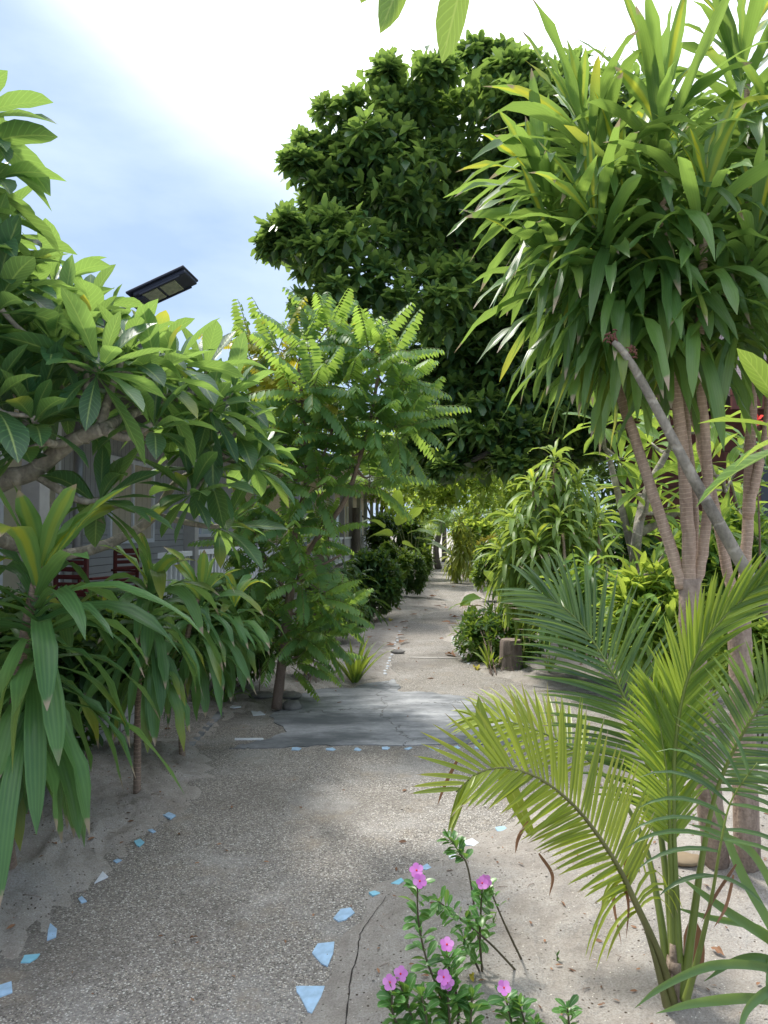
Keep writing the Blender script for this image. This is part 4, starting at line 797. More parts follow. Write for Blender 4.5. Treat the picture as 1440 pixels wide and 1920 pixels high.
def stone(label, px, py, sz, seed, mat='stone', name='stone'):
    rng = np.random.default_rng(seed); b = GR(px, py); m = MB(); nu, nv = 12, 8; V = []
    for i in range(nv+1):
        for j in range(nu):
            th = math.pi*i/nv; ph = 6.283*j/nu; V.append(b+arr(math.sin(th)*math.cos(ph)*sz[0], math.sin(th)*math.sin(ph)*sz[1], math.cos(th)*sz[2]+sz[2]*.6)*(1+rng.uniform(-.12, .12)*(0 < i < nv))*1)
    V = np.array(V); m.add(V, [(i*nu+j, i*nu+(j+1) % nu, (i+1)*nu+(j+1) % nu, (i+1)*nu+j) for i in range(nv) for j in range(nu)]); tag(m.build(name, M[mat], origin=b), label, 'stone')
stone('squat dark rock beside the feathery tree trunk', 548, 1326, (.09, .07, .05), 161)
stone('flat grey rock lying behind the squat dark rock', 540, 1306, (.13, .1, .035), 162)
stone('pale flat stone near the left sand', 490, 1312, (.12, .08, .03), 163)
stone('small brown stone beside the far left path', 745, 1222, (.09, .06, .03), 164)
stone('flat tan stone lying between the coconut palm and the corn plant trunk', 1288, 1635, (.09, .06, .02), 165, 'dead_tan')
b = G(626, 1200); 

# ------------------------------------------------------------------ young coconut palm
def coco(label, base_px, fronds):
    b = GR(*base_px); t = thing('coconut_palm', label, 'palm', b)
    rng = np.random.default_rng(170); m = MB(); tube(m, spline([b-Z*.04, b+arr(0, 0, .12), P(1264, 1830, 2.40), P(1262, 1770, 2.41)], 10), .036, .012, 10, rng, .06, .8); m.build('husk_base', M['husk'], t)
    for f in fronds:
        rng = np.random.default_rng(f['seed']); pts = [P(*q) for q in f['pts']]; c = spline(pts, 60); d = np.r_[0, np.cumsum(np.linalg.norm(np.diff(c, axis=0), axis=1))]; d /= d[-1]

        m = MB(); tube(m, c, np.interp(d, [0, .15, .5, 1], [.023, .017, .009, .002])*f.get('r', 1), None, 7, flat=.75); ro = m
        Nn = nrm(np.asarray(f['N'], float)); n = f['n']; t0 = f.get('t0', .35); ss = np.linspace(t0, .99, n); lf = MB()
        for side, ka in ((1, 'a'), (-1, 'b')):
            O = np.stack([np.interp(ss+rng.normal(0, .002, n), d, c[:, i]) for i in range(3)], -1); T = nrm(np.stack([np.interp(ss, d, np.gradient(c, axis=0)[:, i]) for i in range(3)], -1))
            Sd = nrm(np.cross(T, Nn))*side; q = (ss-t0)/(1-t0); an = np.radians(np.interp(q, [0, .5, 1], f.get('ang', [68, 50, 22]) if side > 0 or 'angb' not in f else f['angb']))
            D = Sd*np.sin(an)[:, None]+T*np.cos(an)[:, None]+Nn*f.get('v', .12)+rng.normal(0, .035, (n, 3))
            L = f['L']*np.interp(q, [0, .15, .45, .8, 1], [.62, .9, 1, .75, .45])*rng.uniform(.9, 1.06, n)*f.get(ka, 1)
            k = rng.uniform(0, 1, n) > f.get('miss', 0)
            leaves(lf, O[k], D[k], L[k], f.get('W', .022), rng, droop=f.get('dr', .35), fold=.45, nseg=6, prof='lin', roll=.12, side=np.cross(D[k], Nn)*1.0, tw=.15)
        o = lf.build('frond', M[f['mat']], t)
        if f.get('label'): o['label'] = f['label']
        ro.build('frond_stalk', M[f.get('rm', 'rachis')], o)
    return t
coco('young trunkless coconut palm in the sand at the lower right', (1265, 1892), [
 dict(seed=1, pts=[(1262, 1880, 2.39), (1235, 1790, 2.36), (1195, 1700, 2.3), (1150, 1610, 2.24), (1085, 1520, 2.18), (1015, 1462, 2.1), (950, 1440, 2.04), (895, 1450, 2.0), (855, 1485, 1.97)], N=(.15, -.75, .55), n=44, L=.30, mat='coco_y', t0=.36, W=0.0140, label='yellow-green frond arching left over the path', ang=[76, 68, 40], angb=[56, 46, 24], dr=.12, rm='rachis_d', a=1., b=.95),
 dict(seed=2, pts=[(1268, 1870, 2.41), (1255, 1700, 2.45), (1238, 1560, 2.5), (1215, 1440, 2.55), (1180, 1330, 2.6), (1130, 1230, 2.66), (1070, 1150, 2.72), (1010, 1110, 2.78)], N=(.1, -.9, .2), n=50, L=.37, mat='coco_d', t0=.4, label='dark green frond rising to the upper left', ang=[66, 46, 18], W=0.0152),
 dict(seed=3, pts=[(1275, 1870, 2.4), (1268, 1700, 2.42), (1262, 1540, 2.45), (1266, 1400, 2.45), (1284, 1290, 2.43), (1320, 1205, 2.4), (1375, 1140, 2.36), (1450, 1080, 2.3), (1530, 1030, 2.25)], N=(-.3, -.8, .35), n=54, L=.25, mat='coco_g', t0=.42, label='bright green frond rising to the upper right', ang=[30, 22, 13], W=0.0152, v=.12),
 dict(seed=4, pts=[(1280, 1870, 2.39), (1298, 1740, 2.4), (1318, 1600, 2.4), (1345, 1480, 2.38), (1390, 1380, 2.34), (1450, 1290, 2.28), (1530, 1220, 2.2)], N=(-.2, -.9, .1), n=36, L=.24, mat='coco_d', t0=.55, label='dark green frond leaning out past the right edge', ang=[65, 48, 22], W=0.0144),
 dict(seed=5, pts=[(1258, 1870, 2.43), (1235, 1700, 2.5), (1200, 1560, 2.6), (1130, 1450, 2.7), (1040, 1385, 2.8), (950, 1352, 2.86), (890, 1345, 2.9)], N=(0, -.5, .85), n=26, L=.27, mat='coco_y', t0=.62, label='small back frond reaching over the cement patch', ang=[70, 50, 20], W=0.0176, miss=.15),
 dict(seed=6, pts=[(1266, 1870, 2.41), (1258, 1650, 2.43), (1252, 1480, 2.44), (1240, 1380, 2.45), (1225, 1300, 2.46)], N=(.3, -.7, .1), n=34, L=.26, mat='coco_g', t0=.5, label='narrow young upright frond in the palm centre', ang=[48, 36, 14], W=0.0176, v=0),
 dict(seed=7, pts=[(1285, 1880, 2.36), (1310, 1790, 2.3), (1335, 1680, 2.25), (1352, 1580, 2.22), (1372, 1500, 2.2), (1420, 1430, 2.15)], N=(0, -.6, .7), n=11, L=.30, mat='coco_d', t0=.55, label='sparse low frond on the right of the palm', ang=[95, 75, 45], miss=.25, dr=1.0, W=0.0160, r=.7),
 dict(seed=8, pts=[(1250, 1885, 2.37), (1225, 1790, 2.34), (1195, 1700, 2.32), (1168, 1640, 2.3)], N=(0, -.6, .7), n=10, L=.30, mat='coco_y', t0=.72, label='short torn frond with hanging leaflets', ang=[70, 60, 40], dr=2.2, miss=.2, rm='rachis_d', W=0.0112, r=.8)])
# dry drooping tips on the palm
rng = np.random.default_rng(171); pt = bpy.data.objects['coconut_palm']; m = MB()
for (p) in [[(1170, 1625, 2.3), (1172, 1660, 2.3), (1178, 1700, 2.3), (1174, 1760, 2.3)], [(1160, 1640, 2.3), (1150, 1690, 2.3), (1165, 1770, 2.3)], [(1010, 1600, 2.2), (1035, 1640, 2.2), (1030, 1680, 2.2)], [(1380, 1620, 2.25), (1340, 1680, 2.25), (1315, 1730, 2.25)], [(1375, 1640, 2.25), (1360, 1700, 2.25), (1338, 1740, 2.25)], [(990, 1540, 2.1), (972, 1570, 2.1), (966, 1600, 2.1)], [(860, 1420, 2.1), (835, 1470, 2.1), (820, 1510, 2.1)]]:
    m = MB(); ribbon(m, [P(*q) for q in p], .012, rng, fold=.6); m.build('withered_leaflet', M['dead'], pt)
m = MB(); ribbon(m, [P(1172, 1610, 2.3), P(1174, 1640, 2.3), P(1170, 1680, 2.3)], .03, rng, fold=.8)
m.build('withered_leaflet', M['dead'], pt)
rng = np.random.default_rng(172); m = MB()
ribbon(m, [P(995, 1560, 2.25), P(940, 1440, 2.3), P(905, 1350, 2.35), P(897, 1305, 2.38)][::1], .05, rng, prof='lin', fold=.3, side=arr(-.2, -1, .3)); o = m.build('split_frond_tip', M['coco_y'], pt)

# ------------------------------------------------------------------ dry leaf standing against the palm
b = GR(1297, 1868); m = MB(); rng = np.random.default_rng(173)
leaves(m, [b+arr(0, 0, .0)], [arr(.08, .15, 1)], .21, .085, rng, droop=-.0, fold=.35, nseg=10, prof='ell', wave=.12, side=[arr(1, .1, 0)], roll=0, cols=2, lr=.6); tag(m.build('dry_leaf', M['dead'], origin=b), 'reddish brown dry leaf standing upright against the palm base', 'leaf')

# ------------------------------------------------------------------ spider lily, bottom right
b = GR(1475, 1800); rng = np.random.default_rng(174); m = MB()
for p, wd in [([(1475, 1795, 2.4), (1440, 1760, 2.35), (1350, 1700, 2.3), (1270, 1640, 2.3)], .05), ([(1475, 1800, 2.4), (1440, 1730, 2.4), (1390, 1640, 2.45), (1350, 1540, 2.5), (1330, 1480, 2.5)], .05), ([(1475, 1800, 2.4), (1460, 1700, 2.4), (1410, 1600, 2.4), (1340, 1560, 2.35), (1290, 1545, 2.35)], .04),
              ([(1480, 1830, 2.3), (1420, 1810, 2.2), (1330, 1810, 2.1), (1240, 1850, 2.05), (1190, 1890, 2.0)], .04), ([(1480, 1840, 2.3), (1440, 1800, 2.25), (1380, 1800, 2.25), (1320, 1840, 2.25)], .045), ([(1480, 1860, 2.3), (1450, 1850, 2.2), (1400, 1890, 2.1), (1380, 1960, 2.0)], .045),
              ([(1480, 1880, 2.3), (1400, 1870, 2.2), (1300, 1880, 2.1), (1230, 1900, 2.05)], .045), ([(1475, 1800, 2.4), (1455, 1760, 2.35), (1440, 1840, 2.2), (1450, 1930, 2.1)], .05), ([(1475, 1790, 2.4), (1420, 1740, 2.4), (1330, 1720, 2.4), (1260, 1700, 2.42)], .035), ([(1480, 1800, 2.4), (1500, 1650, 2.4), (1460, 1500, 2.4)], .05)]:
    ribbon(m, [P(*q) for q in p], wd*.72, rng, fold=.5, n=22)
tag(m.build('spider_lily', M['lily'], origin=b), 'strap-leaved lily clump at the bottom right corner', 'plant')

# ------------------------------------------------------------------ periwinkles
def peri(label, stems, flowers, base, seed):
    rng = np.random.default_rng(seed); bb = GR(*base) if base[1] < 1980 else GR(*base); t = thing('periwinkle', label, 'flower', bb, 0, 'periwinkles at the path edge'); sm = MB(); lf = MB()
    for (p, dens, L, st) in stems:
        c = spline([P(*q) for q in p], 24); tube(sm, c, .0042, .0025, 6, rng, .1); ln = np.sum(np.linalg.norm(np.diff(c, axis=0), axis=1)); n = max(2, int(ln*dens*1.35))
        for k in range(n):
            s = st+(1-st)*(k+.5)/n; i = int(s*(len(c)-1)); T = nrm(c[min(i+1, len(c)-1)]-c[i-1]); a, b_, ax = basis(T); th = k*1.57+rng.uniform(-.4, .4); el = R(rng.uniform(15, 50))
            for q in (0, math.pi):
                D = math.cos(el)*(math.cos(th+q)*a+math.sin(th+q)*b_)+math.sin(el)*ax
                leaves(lf, [c[i]+D*.004], [D], L*rng.uniform(.65, 1.15), L*.46, rng, droop=.5, fold=.22, nseg=5, prof='obo', roll=.3, wave=.06)
        rosette(lf, c[-1], nrm(c[-1]-c[-3]), 6, L*.8, L*.36, rng, nseg=4, prof='obo', bot_el=20, dr=(.1, .5), lh=.01)
    sm.build('stem', M['peri_stem'], t); lf.build('foliage', M['peri'], t)
    for (x, y, Y, nx_, ny_) in flowers:
        c = P(x, y, Y); N_ = nrm(arr(nx_, -.75, ny_)); a, b_, ax = basis(N_); fl = MB(); ph = rng.uniform(0, 6)
        for k in range(5):
            th = ph+k*1.2566; D = (math.cos(th)*a+math.sin(th)*b_)+ax*.12; leaves(fl, [c], [D], .0205, .0185, rng, droop=0, fold=-.08, nseg=5, prof='obo', roll=.05, side=[np.cross(ax, D)])
        o = fl.build('flower', M['petal'], t); e = MB(); tube(e, [c-ax*.02, c+ax*.0015], .0022, .003, 6); e.build('flower_eye', M['red_petal'], o)
peri('tallest pink periwinkle with two blossoms on top', [([(862, 1990, 2.1), (835, 1890, 2.12), (800, 1800, 2.15), (784, 1720, 2.15), (783, 1655, 2.15)], 42, .055, .12)], [(781, 1632, 2.13, -.1, .6), (787, 1652, 2.11, .1, .5)], (862, 1975), 181)
peri('bushy pink periwinkle in the middle of the bottom edge', [([(850, 1990, 2.05), (842, 1900, 2.08), (838, 1845, 2.1)], 50, .06, .1), ([(850, 1990, 2.05), (860, 1890, 2.12), (845, 1830, 2.15), (838, 1790, 2.15)], 46, .055, .3), ([(850, 1990, 2.05), (880, 1930, 2.06), (885, 1870, 2.1)], 46, .055, .3)], [(838, 1842, 2.06, .1, .3), (832, 1832, 2.06, -.2, .5), (838, 1771, 2.12, 0, .8)], (852, 1985), 182)
peri('leafy pink periwinkle leaning left at the bottom edge', [([(790, 1990, 2.05), (770, 1900, 2.07), (750, 1845, 2.1)], 48, .06, .1), ([(790, 1990, 2.05), (740, 1910, 2.05), (735, 1860, 2.06)], 44, .055, .2), ([(790, 1990, 2.05), (800, 1920, 2.04), (790, 1865, 2.06)], 44, .055, .2)], [(751, 1826, 2.08, .1, .4), (731, 1842, 2.06, -.2, .4)], (790, 1985), 183)
peri('sprawling periwinkle with thin leaning stems and one blossom', [([(978, 1832, 2.6), (920, 1770, 2.5), (860, 1720, 2.45), (822, 1690, 2.4)], 22, .05, .45), ([(905, 1835, 2.6), (900, 1760, 2.5), (902, 1700, 2.45), (904, 1668, 2.42)], 30, .055, .3), ([(978, 1800, 2.66), (945, 1730, 2.6), (920, 1670, 2.6)], 10, .035, .7),
      ([(905, 1820, 2.6), (880, 1640, 2.6), (862, 1600, 2.62), (842, 1570, 2.65)], 26, .045, .45), ([(905, 1835, 2.6), (885, 1790, 2.55), (870, 1760, 2.5)], 34, .05, .3)], [(904, 1656, 2.4, .1, .6), (911, 1652, 2.42, .3, .5)], (905, 1836), 184)
peri('short pink periwinkle with a single blossom near the bottom right of the group', [([(980, 2000, 2.15), (960, 1920, 2.15), (948, 1870, 2.16)], 50, .055, .1), ([(980, 2000, 2.15), (985, 1930, 2.14), (975, 1885, 2.14)], 46, .05, .2), ([(980, 2000, 2.15), (1010, 1960, 2.12), (1005, 1920, 2.14)], 40, .045, .3)], [(945, 1852, 2.13, 0, .6)], (980, 1990), 185)
peri('flowerless periwinkle seedling right of the pink ones', [([(1070, 1970, 2.2), (1066, 1910, 2.22), (1064, 1890, 2.22)], 50, .045, .1)], [], (1070, 1960), 186)
# hibiscus blossom
rng = np.random.default_rng(190); b = GR(1420, 1290); t = thing('hibiscus', 'hibiscus with a red blossom in front of the brown house', 'flower', b); m = MB(); tube(m, spline([b, P(1425, 1050, 5.4), P(1415, 800, 5.2)], 12), .012, .004, 6); m.build('stem', M['bark_brown'], t)
m = MB()
for q in [(1425, 830), (1400, 850), (1440, 870), (1420, 900), (1410, 940)]: rosette(m, P(q[0], q[1], 5.25), Z, 8, .12, .07, rng, nseg=3, prof='ell')
m.build('foliage', M['shrub_mid'], t)
for q in [(1405, 778), (1420, 788)]:
    m = MB(); a, b_, ax = basis(arr(rng.uniform(-.3, .3), -1, .2)); c = P(q[0], q[1], 5.15)
    for k in range(5): leaves(m, [c], [math.cos(k*1.2566)*a+math.sin(k*1.2566)*b_+ax*.3], .05, .045, rng, droop=0, nseg=4, prof='obo', wave=.15)
    m.build('flower', M['red_petal'], t)
# little sprouts in the sand
def sprout(label, px, py, n, L, W, seed, mat='shrub_mid'):
    rng = np.random.default_rng(seed); b = GR(px, py); m = MB(); rosette(m, b+Z*.02, Z, n, L, W, rng, nseg=3, prof='ell', bot_el=5); tube(m, [b-Z*.01, b+Z*.03], .003, .002, 5); tag(m.build('sprout', M[mat], origin=b), label, 'plant')
sprout('tiny dark weed sprout in the sand left of the coconut palm', 1045, 1808, 8, .035, .012, 191, 'shrub_dark'); sprout('pale grass sprout near the sprawling periwinkle', 925, 1740, 12, .05, .005, 192); sprout('small weed in the sand right of the palm', 1400, 1530, 9, .05, .015, 193)
# thin bare saplings in left sand
rng = np.random.default_rng(194)
for lb, x, y, hgt in [('bare twig sapling nearest the corn plant with dry tips', 205, 1415, .32), ('bare twig sapling under the middle corn plant leaves', 222, 1405, .3), ('slim dead shoot by the side slab kerb', 160, 1440, .3), ('short thin shoot left of the smallest corn plant', 268, 1400, .3), ('thin stem standing beside the feathery tree', 485, 1310, .4)]:
    b = GR(x, y); m = MB(); tube(m, spline([b-Z*.02, b+arr(.01, 0, hgt*.5), b+arr(-.01, .01, hgt)], 8), .005, .003, 5, rng, .2); tube(m, spline([b+Z*hgt*.5, b+arr(.04, 0, hgt*.75)], 4), .003, .002, 4); tag(m.build('twig_sapling', M['bark_brown'], origin=b), lb, 'plant')
# leaf litter
rng = np.random.default_rng(195); m = MB(); m2 = MB(); tw = MB()
n = 2200; X = rng.uniform(-3, 2.6, n); Y = 2.1+rng.uniform(0, 1, n)**1.6*14; d = inpoly(X, Y, main); k = (d > .02)|(rng.uniform(0, 1, n) < .2); X, Y = X[k], Y[k]
hz = np.maximum(ground_h(X, Y), 0)+.006; th = rng.uniform(0, 6.28, len(X)); D = np.stack([np.cos(th), np.sin(th), rng.uniform(-.1, .2, len(X))], -1)
sz = rng.uniform(.008, .03, len(X)); big = rng.uniform(0, 1, len(X)) < .16; sz[big] *= 3; near = (Y < 5) & big; sz[near] *= .5
leaves(m, np.stack([X, Y, hz], -1), D, sz, sz*.45, rng, droop=.1, fold=.3, nseg=3, prof='ell', wave=.3)
X = rng.uniform(-.9, 2.2, 75); Y = rng.uniform(9.5, 22, 75); k = np.abs(inpoly(X, Y, main)) < .5; X, Y = X[k], Y[k]; th = rng.uniform(0, 6.28, len(X))
leaves(m, np.stack([X, Y, X*0+.03], -1), np.stack([np.cos(th), np.sin(th), th*0+.15], -1), rng.uniform(.1, .2, len(X)), .07, rng, droop=.2, fold=.3, nseg=3, prof='obo', wave=.3)
tag(m.build('leaf_litter', M['dead']), kind='stuff')
for i in range(170):
    x = rng.uniform(-2.6, 2.3); y = 2.1+rng.uniform()**1.4*8; 
    if inpoly(np.array([x]), np.array([y]), main)[0] < .03: continue
    z = max(0, gz(x, y))+.004; a = rng.uniform(0, 6.28); l = rng.uniform(.02, .1); p = [arr(x, y, z), arr(x+math.cos(a)*l*.5+rng.normal(0, .006), y+math.sin(a)*l*.5, z+.004), arr(x+math.cos(a)*l, y+math.sin(a)*l, z+.002)]; tube(tw, p, .0016, .0008, 4)
tag(tw.build('twigs', M['bark_brown']), kind='stuff')
rng = np.random.default_rng(196); m = MB(); n = 900; X = rng.uniform(-2.6, 2.2, n); Y = 2.1+rng.uniform(0, 1, n)**1.5*7; d = inpoly(X, Y, main); k = (np.abs(d) < .25)|(rng.uniform(0, 1, n) < .25)
for x, y, hz_ in zip(X[k], Y[k], np.maximum(ground_h(X[k], Y[k]), 0)):
    r_ = rng.uniform(.0025, .008); c_ = arr(x, y, hz_+r_*.3); a = rng.uniform(0, 1.5); q = [c_+arr(math.cos(a+i*1.571), math.sin(a+i*1.571), 0)*r_*rng.uniform(.7, 1.3) for i in range(4)]
    m.add(q+[c_+Z*r_*.7, c_-Z*r_*.7], T=[(0, 1, 4), (1, 2, 4), (2, 3, 4), (3, 0, 4), (1, 0, 5), (2, 1, 5), (3, 2, 5), (0, 3, 5)])
tag(m.build('loose_pebbles', plain('pebble_grey', (.33, .3, .26), .8, .7, 60)), kind='stuff')
b = GR(765, 1158)
for lb, x, y, L_ in [('curled yellow-brown fallen leaf beside the dark path shadow', 735, 1164, .2), ('fallen reddish leaf lying on the narrow path', 835, 1224, .22), ('dark curled leaf on the pebbles near the sand', 435, 1507, .035), ('black curled leaf scrap in the middle of the near slab', 352, 1755, .04), ('dry leaf scrap on the left sand', 85, 1603, .06), ('yellow fallen leaf near the sprawling periwinkle', 885, 1842, .05), ('brown dead leaf in the sand left of the stump', 745, 1221, .2), ('fallen yellow leaf below the ground cover', 895, 1254, .2), ('curled brown leaf right of the upright dry leaf', 1358, 1808, .06)]:
    rg = np.random.default_rng(x*7+y); b = GR(x, y)+Z*.008; m = MB(); a = rg.uniform(0, 6.28); leaves(m, [b], [arr(math.cos(a), math.sin(a), .25)], L_, L_*.45, rg, droop=.5, fold=.5, nseg=6, prof='ell', wave=.5, cols=2)
    tag(m.build('fallen_leaf', M['yellowleaf' if 'yellow' in lb else 'dead'], origin=b), lb, 'leaf')

# ------------------------------------------------------------------ grey houses on the left (local axes: +y along the path)
RZ = -math.atan(.072)
def chair(parent_loc, rz, label, group):
    t = thing('plastic_chair', label, 'chair', parent_loc, rz, group); t.scale = (.84, .84, .84); B = M['redplastic']
    m = MB(); m.box((0, 0, .43), (.44, .42, .03)); m.build('seat', B, t, local=True, bevel=.01, smooth=False)
    m = MB(); m.box((0, .21, .86), (.40, .03, .06)); m.box((-.18, .21, .66), (.05, .03, .42)); m.box((.18, .21, .66), (.05, .03, .42)); m.box((0, .21, .5), (.4, .03, .06))
    for z in (.58, .655, .73, .795): m.box((0, .212, z), (.32, .022, .045))
    m.build('backrest', B, t, local=True, bevel=.012, smooth=False)
    for x in (-.19, .19):
        for y in (-.18, .19): mm = MB(); tube(mm, [arr(x, y, .43), arr(x*1.12, y*1.15, 0)], .022, .018, 8); mm.build('leg', B, t, local=True)
    for x in (-.23, .23): mm = MB(); mm.box((x, 0, .64), (.045, .42, .025)); mm.box((x, -.18, .53), (.03, .03, .2)); mm.build('armrest', B, t, local=True, bevel=.008, smooth=False)
def cottage(label, y0, y1, eave, wallx, roof_h, ridge_h, deck_h, rail_y, wallmat, posts, wins, rs, seed, name='cottage', roofmat='darkroof', clap=False, soff='soffit', postmat='greypost'):
    t = thing(name, label, 'house', (0, 0, 0), RZ); ORG[t.name] = np.zeros(3); L = y1-y0; back = wallx-5.
    K = dict(local=True, smooth=False)
    m = MB(); m.bb(wallx-.12, wallx, y0, y1, deck_h, roof_h-.03); w_ = m.build('wall', M[wallmat], t, **K)
    m = MB(); m.bb(back, wallx-.12, y0, y0+.12, 0, roof_h-.03); m.bb(back, wallx-.12, y1-.12, y1, 0, roof_h-.03); m.bb(back-.1, back, y0, y1, 0, roof_h-.03); m.build('side_walls', M[wallmat], t, **K)
    if clap: m = MB(); m.bb(wallx+.003, wallx+.02, y0+5.9, y1, deck_h, deck_h+.95); m.build('clapboard_base', M['clap'], t, **K)
    m = MB(); e2 = back-.5; rx = (eave+e2)/2; ya, yb = y0-.35, y1+.35; hh = .07
    for (xa, za, xb, zb) in ((eave, roof_h, rx, ridge_h), (rx, ridge_h, e2, roof_h)):
        m.add([(xa, ya, za), (xb, ya, zb), (xb, yb, zb), (xa, yb, za), (xa, ya, za+hh), (xb, ya, zb+hh), (xb, yb, zb+hh), (xa, yb, za+hh)], [(3, 2, 1, 0), (4, 5, 6, 7), (0, 1, 5, 4), (1, 2, 6, 5), (2, 3, 7, 6), (3, 0, 4, 7)])
    rf = m.build('roof', M[roofmat], t, **K)
    m = MB(); m.bb(eave-.02, eave+.02, ya, yb, roof_h-.16, roof_h-.01); m.build('fascia', M['darkroof' if name == 'cottage' and y0 < 10 else 'white'], t, **K)
    m = MB(); m.bb(wallx+.03, eave-.03, ya+.05, yb-.05, roof_h-.09, roof_h-.06); m.build('soffit', M[soff], t, **K)
    m = MB(); m.bb(wallx-.1, rail_y+.12, y0, y1, deck_h-.12, deck_h); m.build('veranda_floor', M['deck'], t, **K)
    m = MB(); m.bb(rail_y-.02, rail_y+.04, y0, y1, 0, deck_h-.13); m.build('plinth', M['clap'], t, **K)
    for y in posts: mm = MB(); mm.bb(rail_y-.06, rail_y+.06, y-.06, y+.06, deck_h, roof_h-.12); mm.build('post', M[postmat], t, local=True, smooth=False, bevel=.006)
    m = MB(); rt = deck_h+.68
    m.bb(rail_y-.035, rail_y+.035, rs, y1-.1, rt, rt+.05); m.bb(rail_y-.02, rail_y+.02, rs, y1-.1, deck_h+.08, deck_h+.12)
    yy = rs+.1
    while yy < y1-.15: m.bb(rail_y-.012, rail_y+.012, yy-.022, yy+.022, deck_h+.12, rt); yy += .125
    m.build('railing', M['white'], t, **K)
    for (ya_, yb_, za_, zb_, fm, gm, kind) in wins:
        mm = MB(); f = .05; x = wallx+.004
        mm.bb(x, x+.05, ya_-f, ya_, za_-f, zb_+f); mm.bb(x, x+.05, yb_, yb_+f, za_-f, zb_+f); mm.bb(x, x+.05, ya_, yb_, zb_, zb_+f); mm.bb(x, x+.05, ya_, yb_, za_-f, za_)
        mm.bb(x, x+.045, (ya_+yb_)/2-.02, (ya_+yb_)/2+.02, za_, zb_)
        fo = mm.build(kind, M[fm], t, **K); mm = MB(); mm.bb(x+.002, x+.02, ya_, yb_, za_, zb_)
        po = mm.build('pane' if kind == 'window' else 'door_panel', M[gm], fo, local=True, smooth=False)
    return t
c1 = cottage('grey board-clad cottage with white veranda railing behind the left frangipani', 1.2, 13.2, -2.2, -3.7, 2.95, 4.3, .62, -2.47, 'siding', [1.5, 4.4, 7.3, 10.15, 12.9],  # near end extended out of view so the eave shades the left ground
        [(6.0, 6.9, .66, 2.6, 'white', 'cream', 'door'), (8.1, 9.3, 1.45, 2.35, 'white', 'curtain', 'window'), (10.6, 12.0, 1.5, 2.4, 'white', 'white_glass', 'window'), (4.2, 5.3, 1.4, 2.4, 'cream', 'white_glass', 'window')], 6.5, 1, clap=True)
m = MB(); m.bb(-3.69, -3.6, 4.0, 12.5, 2.72, 2.8); m.build('wall_trim', M['cream'], c1, local=True, smooth=False)
c2 = cottage('second grey cottage with cream curtained windows farther along the path', 17, 36, -1.75, -3.4, 3.0, 4.2, .65, -2.47, 'curtain', [17.3, 19.2, 21.1, 23.2, 25.4, 27.8, 30.4, 33, 35.5],
        [(18+3.2*i, 20+3.2*i, .9, 2.4, 'white', 'curtain' if i % 2 else 'white_glass', 'window') for i in range(5)], 17.1, 2, roofmat='metalroof', soff='cream')
def loc(x, y, z): c, s = math.cos(RZ), math.sin(RZ); return (x*c-y*s, x*s+y*c, z)
chair(loc(-2.95, 6.05, .62), RZ+2.9, 'dark red slatted plastic chair seen between the left corn plants', 'red chairs on the near veranda')
chair(loc(-3.0, 7.3, .62), RZ+1.2, 'dark red plastic chair turned sideways on the near veranda', 'red chairs on the near veranda')
chair(loc(-2.9, 20.6, .65), RZ+1.4, 'small dark chair nearer of the pair on the far veranda', 'chairs on the far veranda')
chair(loc(-2.9, 22.4, .65), RZ+1.9, 'small dark chair farther of the pair on the far veranda', 'chairs on the far veranda')
# ------------------------------------------------------------------ brown house on the right
t = thing('brown_house', 'dark red-brown wooden house with shingled roof behind the right plants', 'house', (0, 0, 0)); ORG[t.name] = np.zeros(3); K = dict(smooth=False)
m = MB(); m.bb(4.1, 9.5, 8.9, 9.05, .0, 3.05); m.bb(4.1, 4.25, 9.05, 13, .0, 3.05); m.bb(9.35, 9.5, 9.05, 13, 0, 3.05); m.build('wall', M['brownwall'], t, **K)
m = MB(); x0, x1 = 3.75, 10
for (ya, za, yb, zb) in ((8.0, 3.0, 11, 4.7), (11, 4.7, 14, 3.0)):
    m.add([(x0, ya, za), (x1, ya, za), (x1, yb, zb), (x0, yb, zb), (x0, ya, za+.1), (x1, ya, za+.1), (x1, yb, zb+.1), (x0, yb, zb+.1)], [(3, 2, 1, 0), (4, 5, 6, 7), (0, 1, 5, 4), (1, 2, 6, 5), (2, 3, 7, 6), (3, 0, 4, 7)])
m.build('roof', M['shingle'], t, **K)
m = MB(); m.bb(3.75, 10, 7.95, 7.995, 2.86, 3.08); m.build('fascia', M['brownwall'], t, **K)
m = MB(); m.add([(4.1, 9.0, 3.0), (4.1, 13, 3.0), (4.1, 11, 4.6)], poly=[[0, 1, 2]]); m.build('gable', M['brownwall'], t, **K)
for x in (4.5, 6.6):
    m = MB(); m.bb(x-.06, x, 8.84, 8.898, 1.1, 2.5); m.bb(x+1.2, x+1.26, 8.84, 8.898, 1.1, 2.5); m.bb(x, x+1.2, 8.84, 8.898, 2.44, 2.5); m.bb(x, x+1.2, 8.84, 8.898, 1.1, 1.16); f_ = m.build('window', M['brownwall'], t, **K); m = MB(); m.bb(x, x+1.2, 8.87, 8.89, 1.16, 2.44); m.build('pane', M['glass'], f_, local=True, smooth=False)
for x in (4.0, 5.9): m = MB(); m.bb(x, x+.12, 8.1, 8.22, 0, 2.95); m.build('post', M['brownwall'], t, **K)
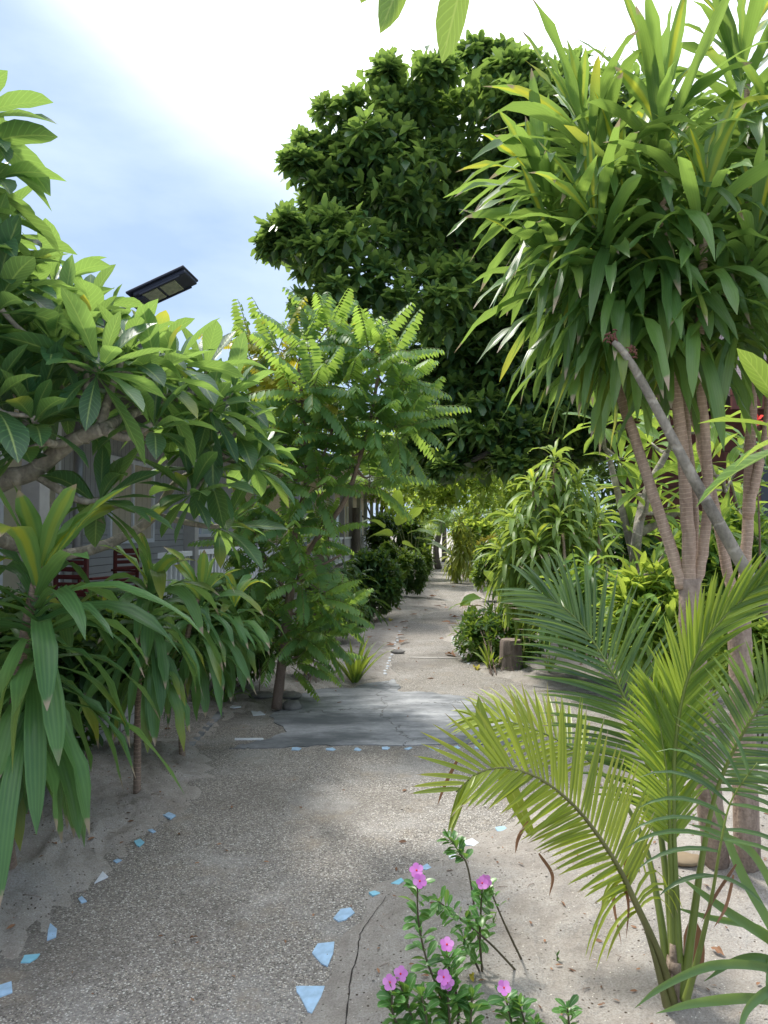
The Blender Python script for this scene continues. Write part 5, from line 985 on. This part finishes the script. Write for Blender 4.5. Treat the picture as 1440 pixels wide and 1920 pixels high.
# far hut
hb = G(925, 1066); t = thing('beach_hut', 'small light blue hut with orange posts at the far end of the garden', 'hut', (4.3, 29.5, 0)); K = dict(local=True, smooth=False)
m = MB(); m.bb(-.6, 1.4, 0, .1, .75, 2.0); m.build('wall', M['bluewall'], t, **K); m = MB(); m.bb(-1.1, 1.9, -.8, 1.5, 2.25, 2.33); m.build('roof', M['white'], t, **K)
for x in (-.7, 1.6): m = MB(); m.bb(x, x+.12, -.5, -.38, 0, 2.25); m.build('post', M['orangepost'], t, **K)
m = MB(); m.bb(-.6, 1.4, -.02, .12, 0, .72); m.build('counter', M['cement2'], t, **K)

# ------------------------------------------------------------------ solar street lamp
A0 = P(262, 562, 6.55); A1 = P(362, 516, 6.45); ax_ = nrm(A1-A0); by = nrm(arr(.12, 1, 0)-ax_*np.dot(arr(.12, 1, 0), ax_)); by = nrm(by-Z*.12); bz = np.cross(ax_, by); ax3 = np.array([ax_, by, bz])
pole_b = arr(*(P(150, 600, 6.7)[:2]), 0.); t = thing('solar_street_lamp', 'dark solar street lamp head rising above the left frangipani', 'street lamp', pole_b)
m = MB(); tube(m, [pole_b, pole_b+Z*3.25], .05, .04, 12); m.build('pole', M['pole'], t); m = MB(); tube(m, spline([pole_b+Z*3.2, pole_b+Z*3.35+ax_*.1, A0-ax_*.02], 8), .03, .028, 10); m.build('arm', M['pole'], t)
c = A0+ax_*.24; m = MB(); m.box(c+bz*.025, (.58, .30, .022), ax3); hd = m.build('solar_panel', M['lampbody'], t, bevel=.006, smooth=False)
m = MB(); m.box(c+ax_*.02, (.52, .25, .045), ax3); m.box(A0+ax_*.0+by*.0-bz*.02, (.16, .17, .05), ax3); h2 = m.build('lamp_housing', M['lampbody'], t, bevel=.012, smooth=False)
for s_ in (.06, .235): m = MB(); m.box(A0+ax_*(s_+.085)-bz*.026, (.15, .18, .012), ax3); m.build('lens', M['lens'], t, bevel=.004, smooth=False)
m = MB(); m.box(c+ax_*.02-bz*.025+by*.115, (.40, .018, .014), ax3); m.box(c+ax_*.02-bz*.025-by*.115, (.40, .018, .014), ax3); m.build('lens_rim', M['lampbody'], t, smooth=False)
m = MB(); m.box(A0-ax_*.0-bz*.05, (.05, .05, .012), ax3); m.build('motion_sensor', M['lens'], t, bevel=.003, smooth=False)
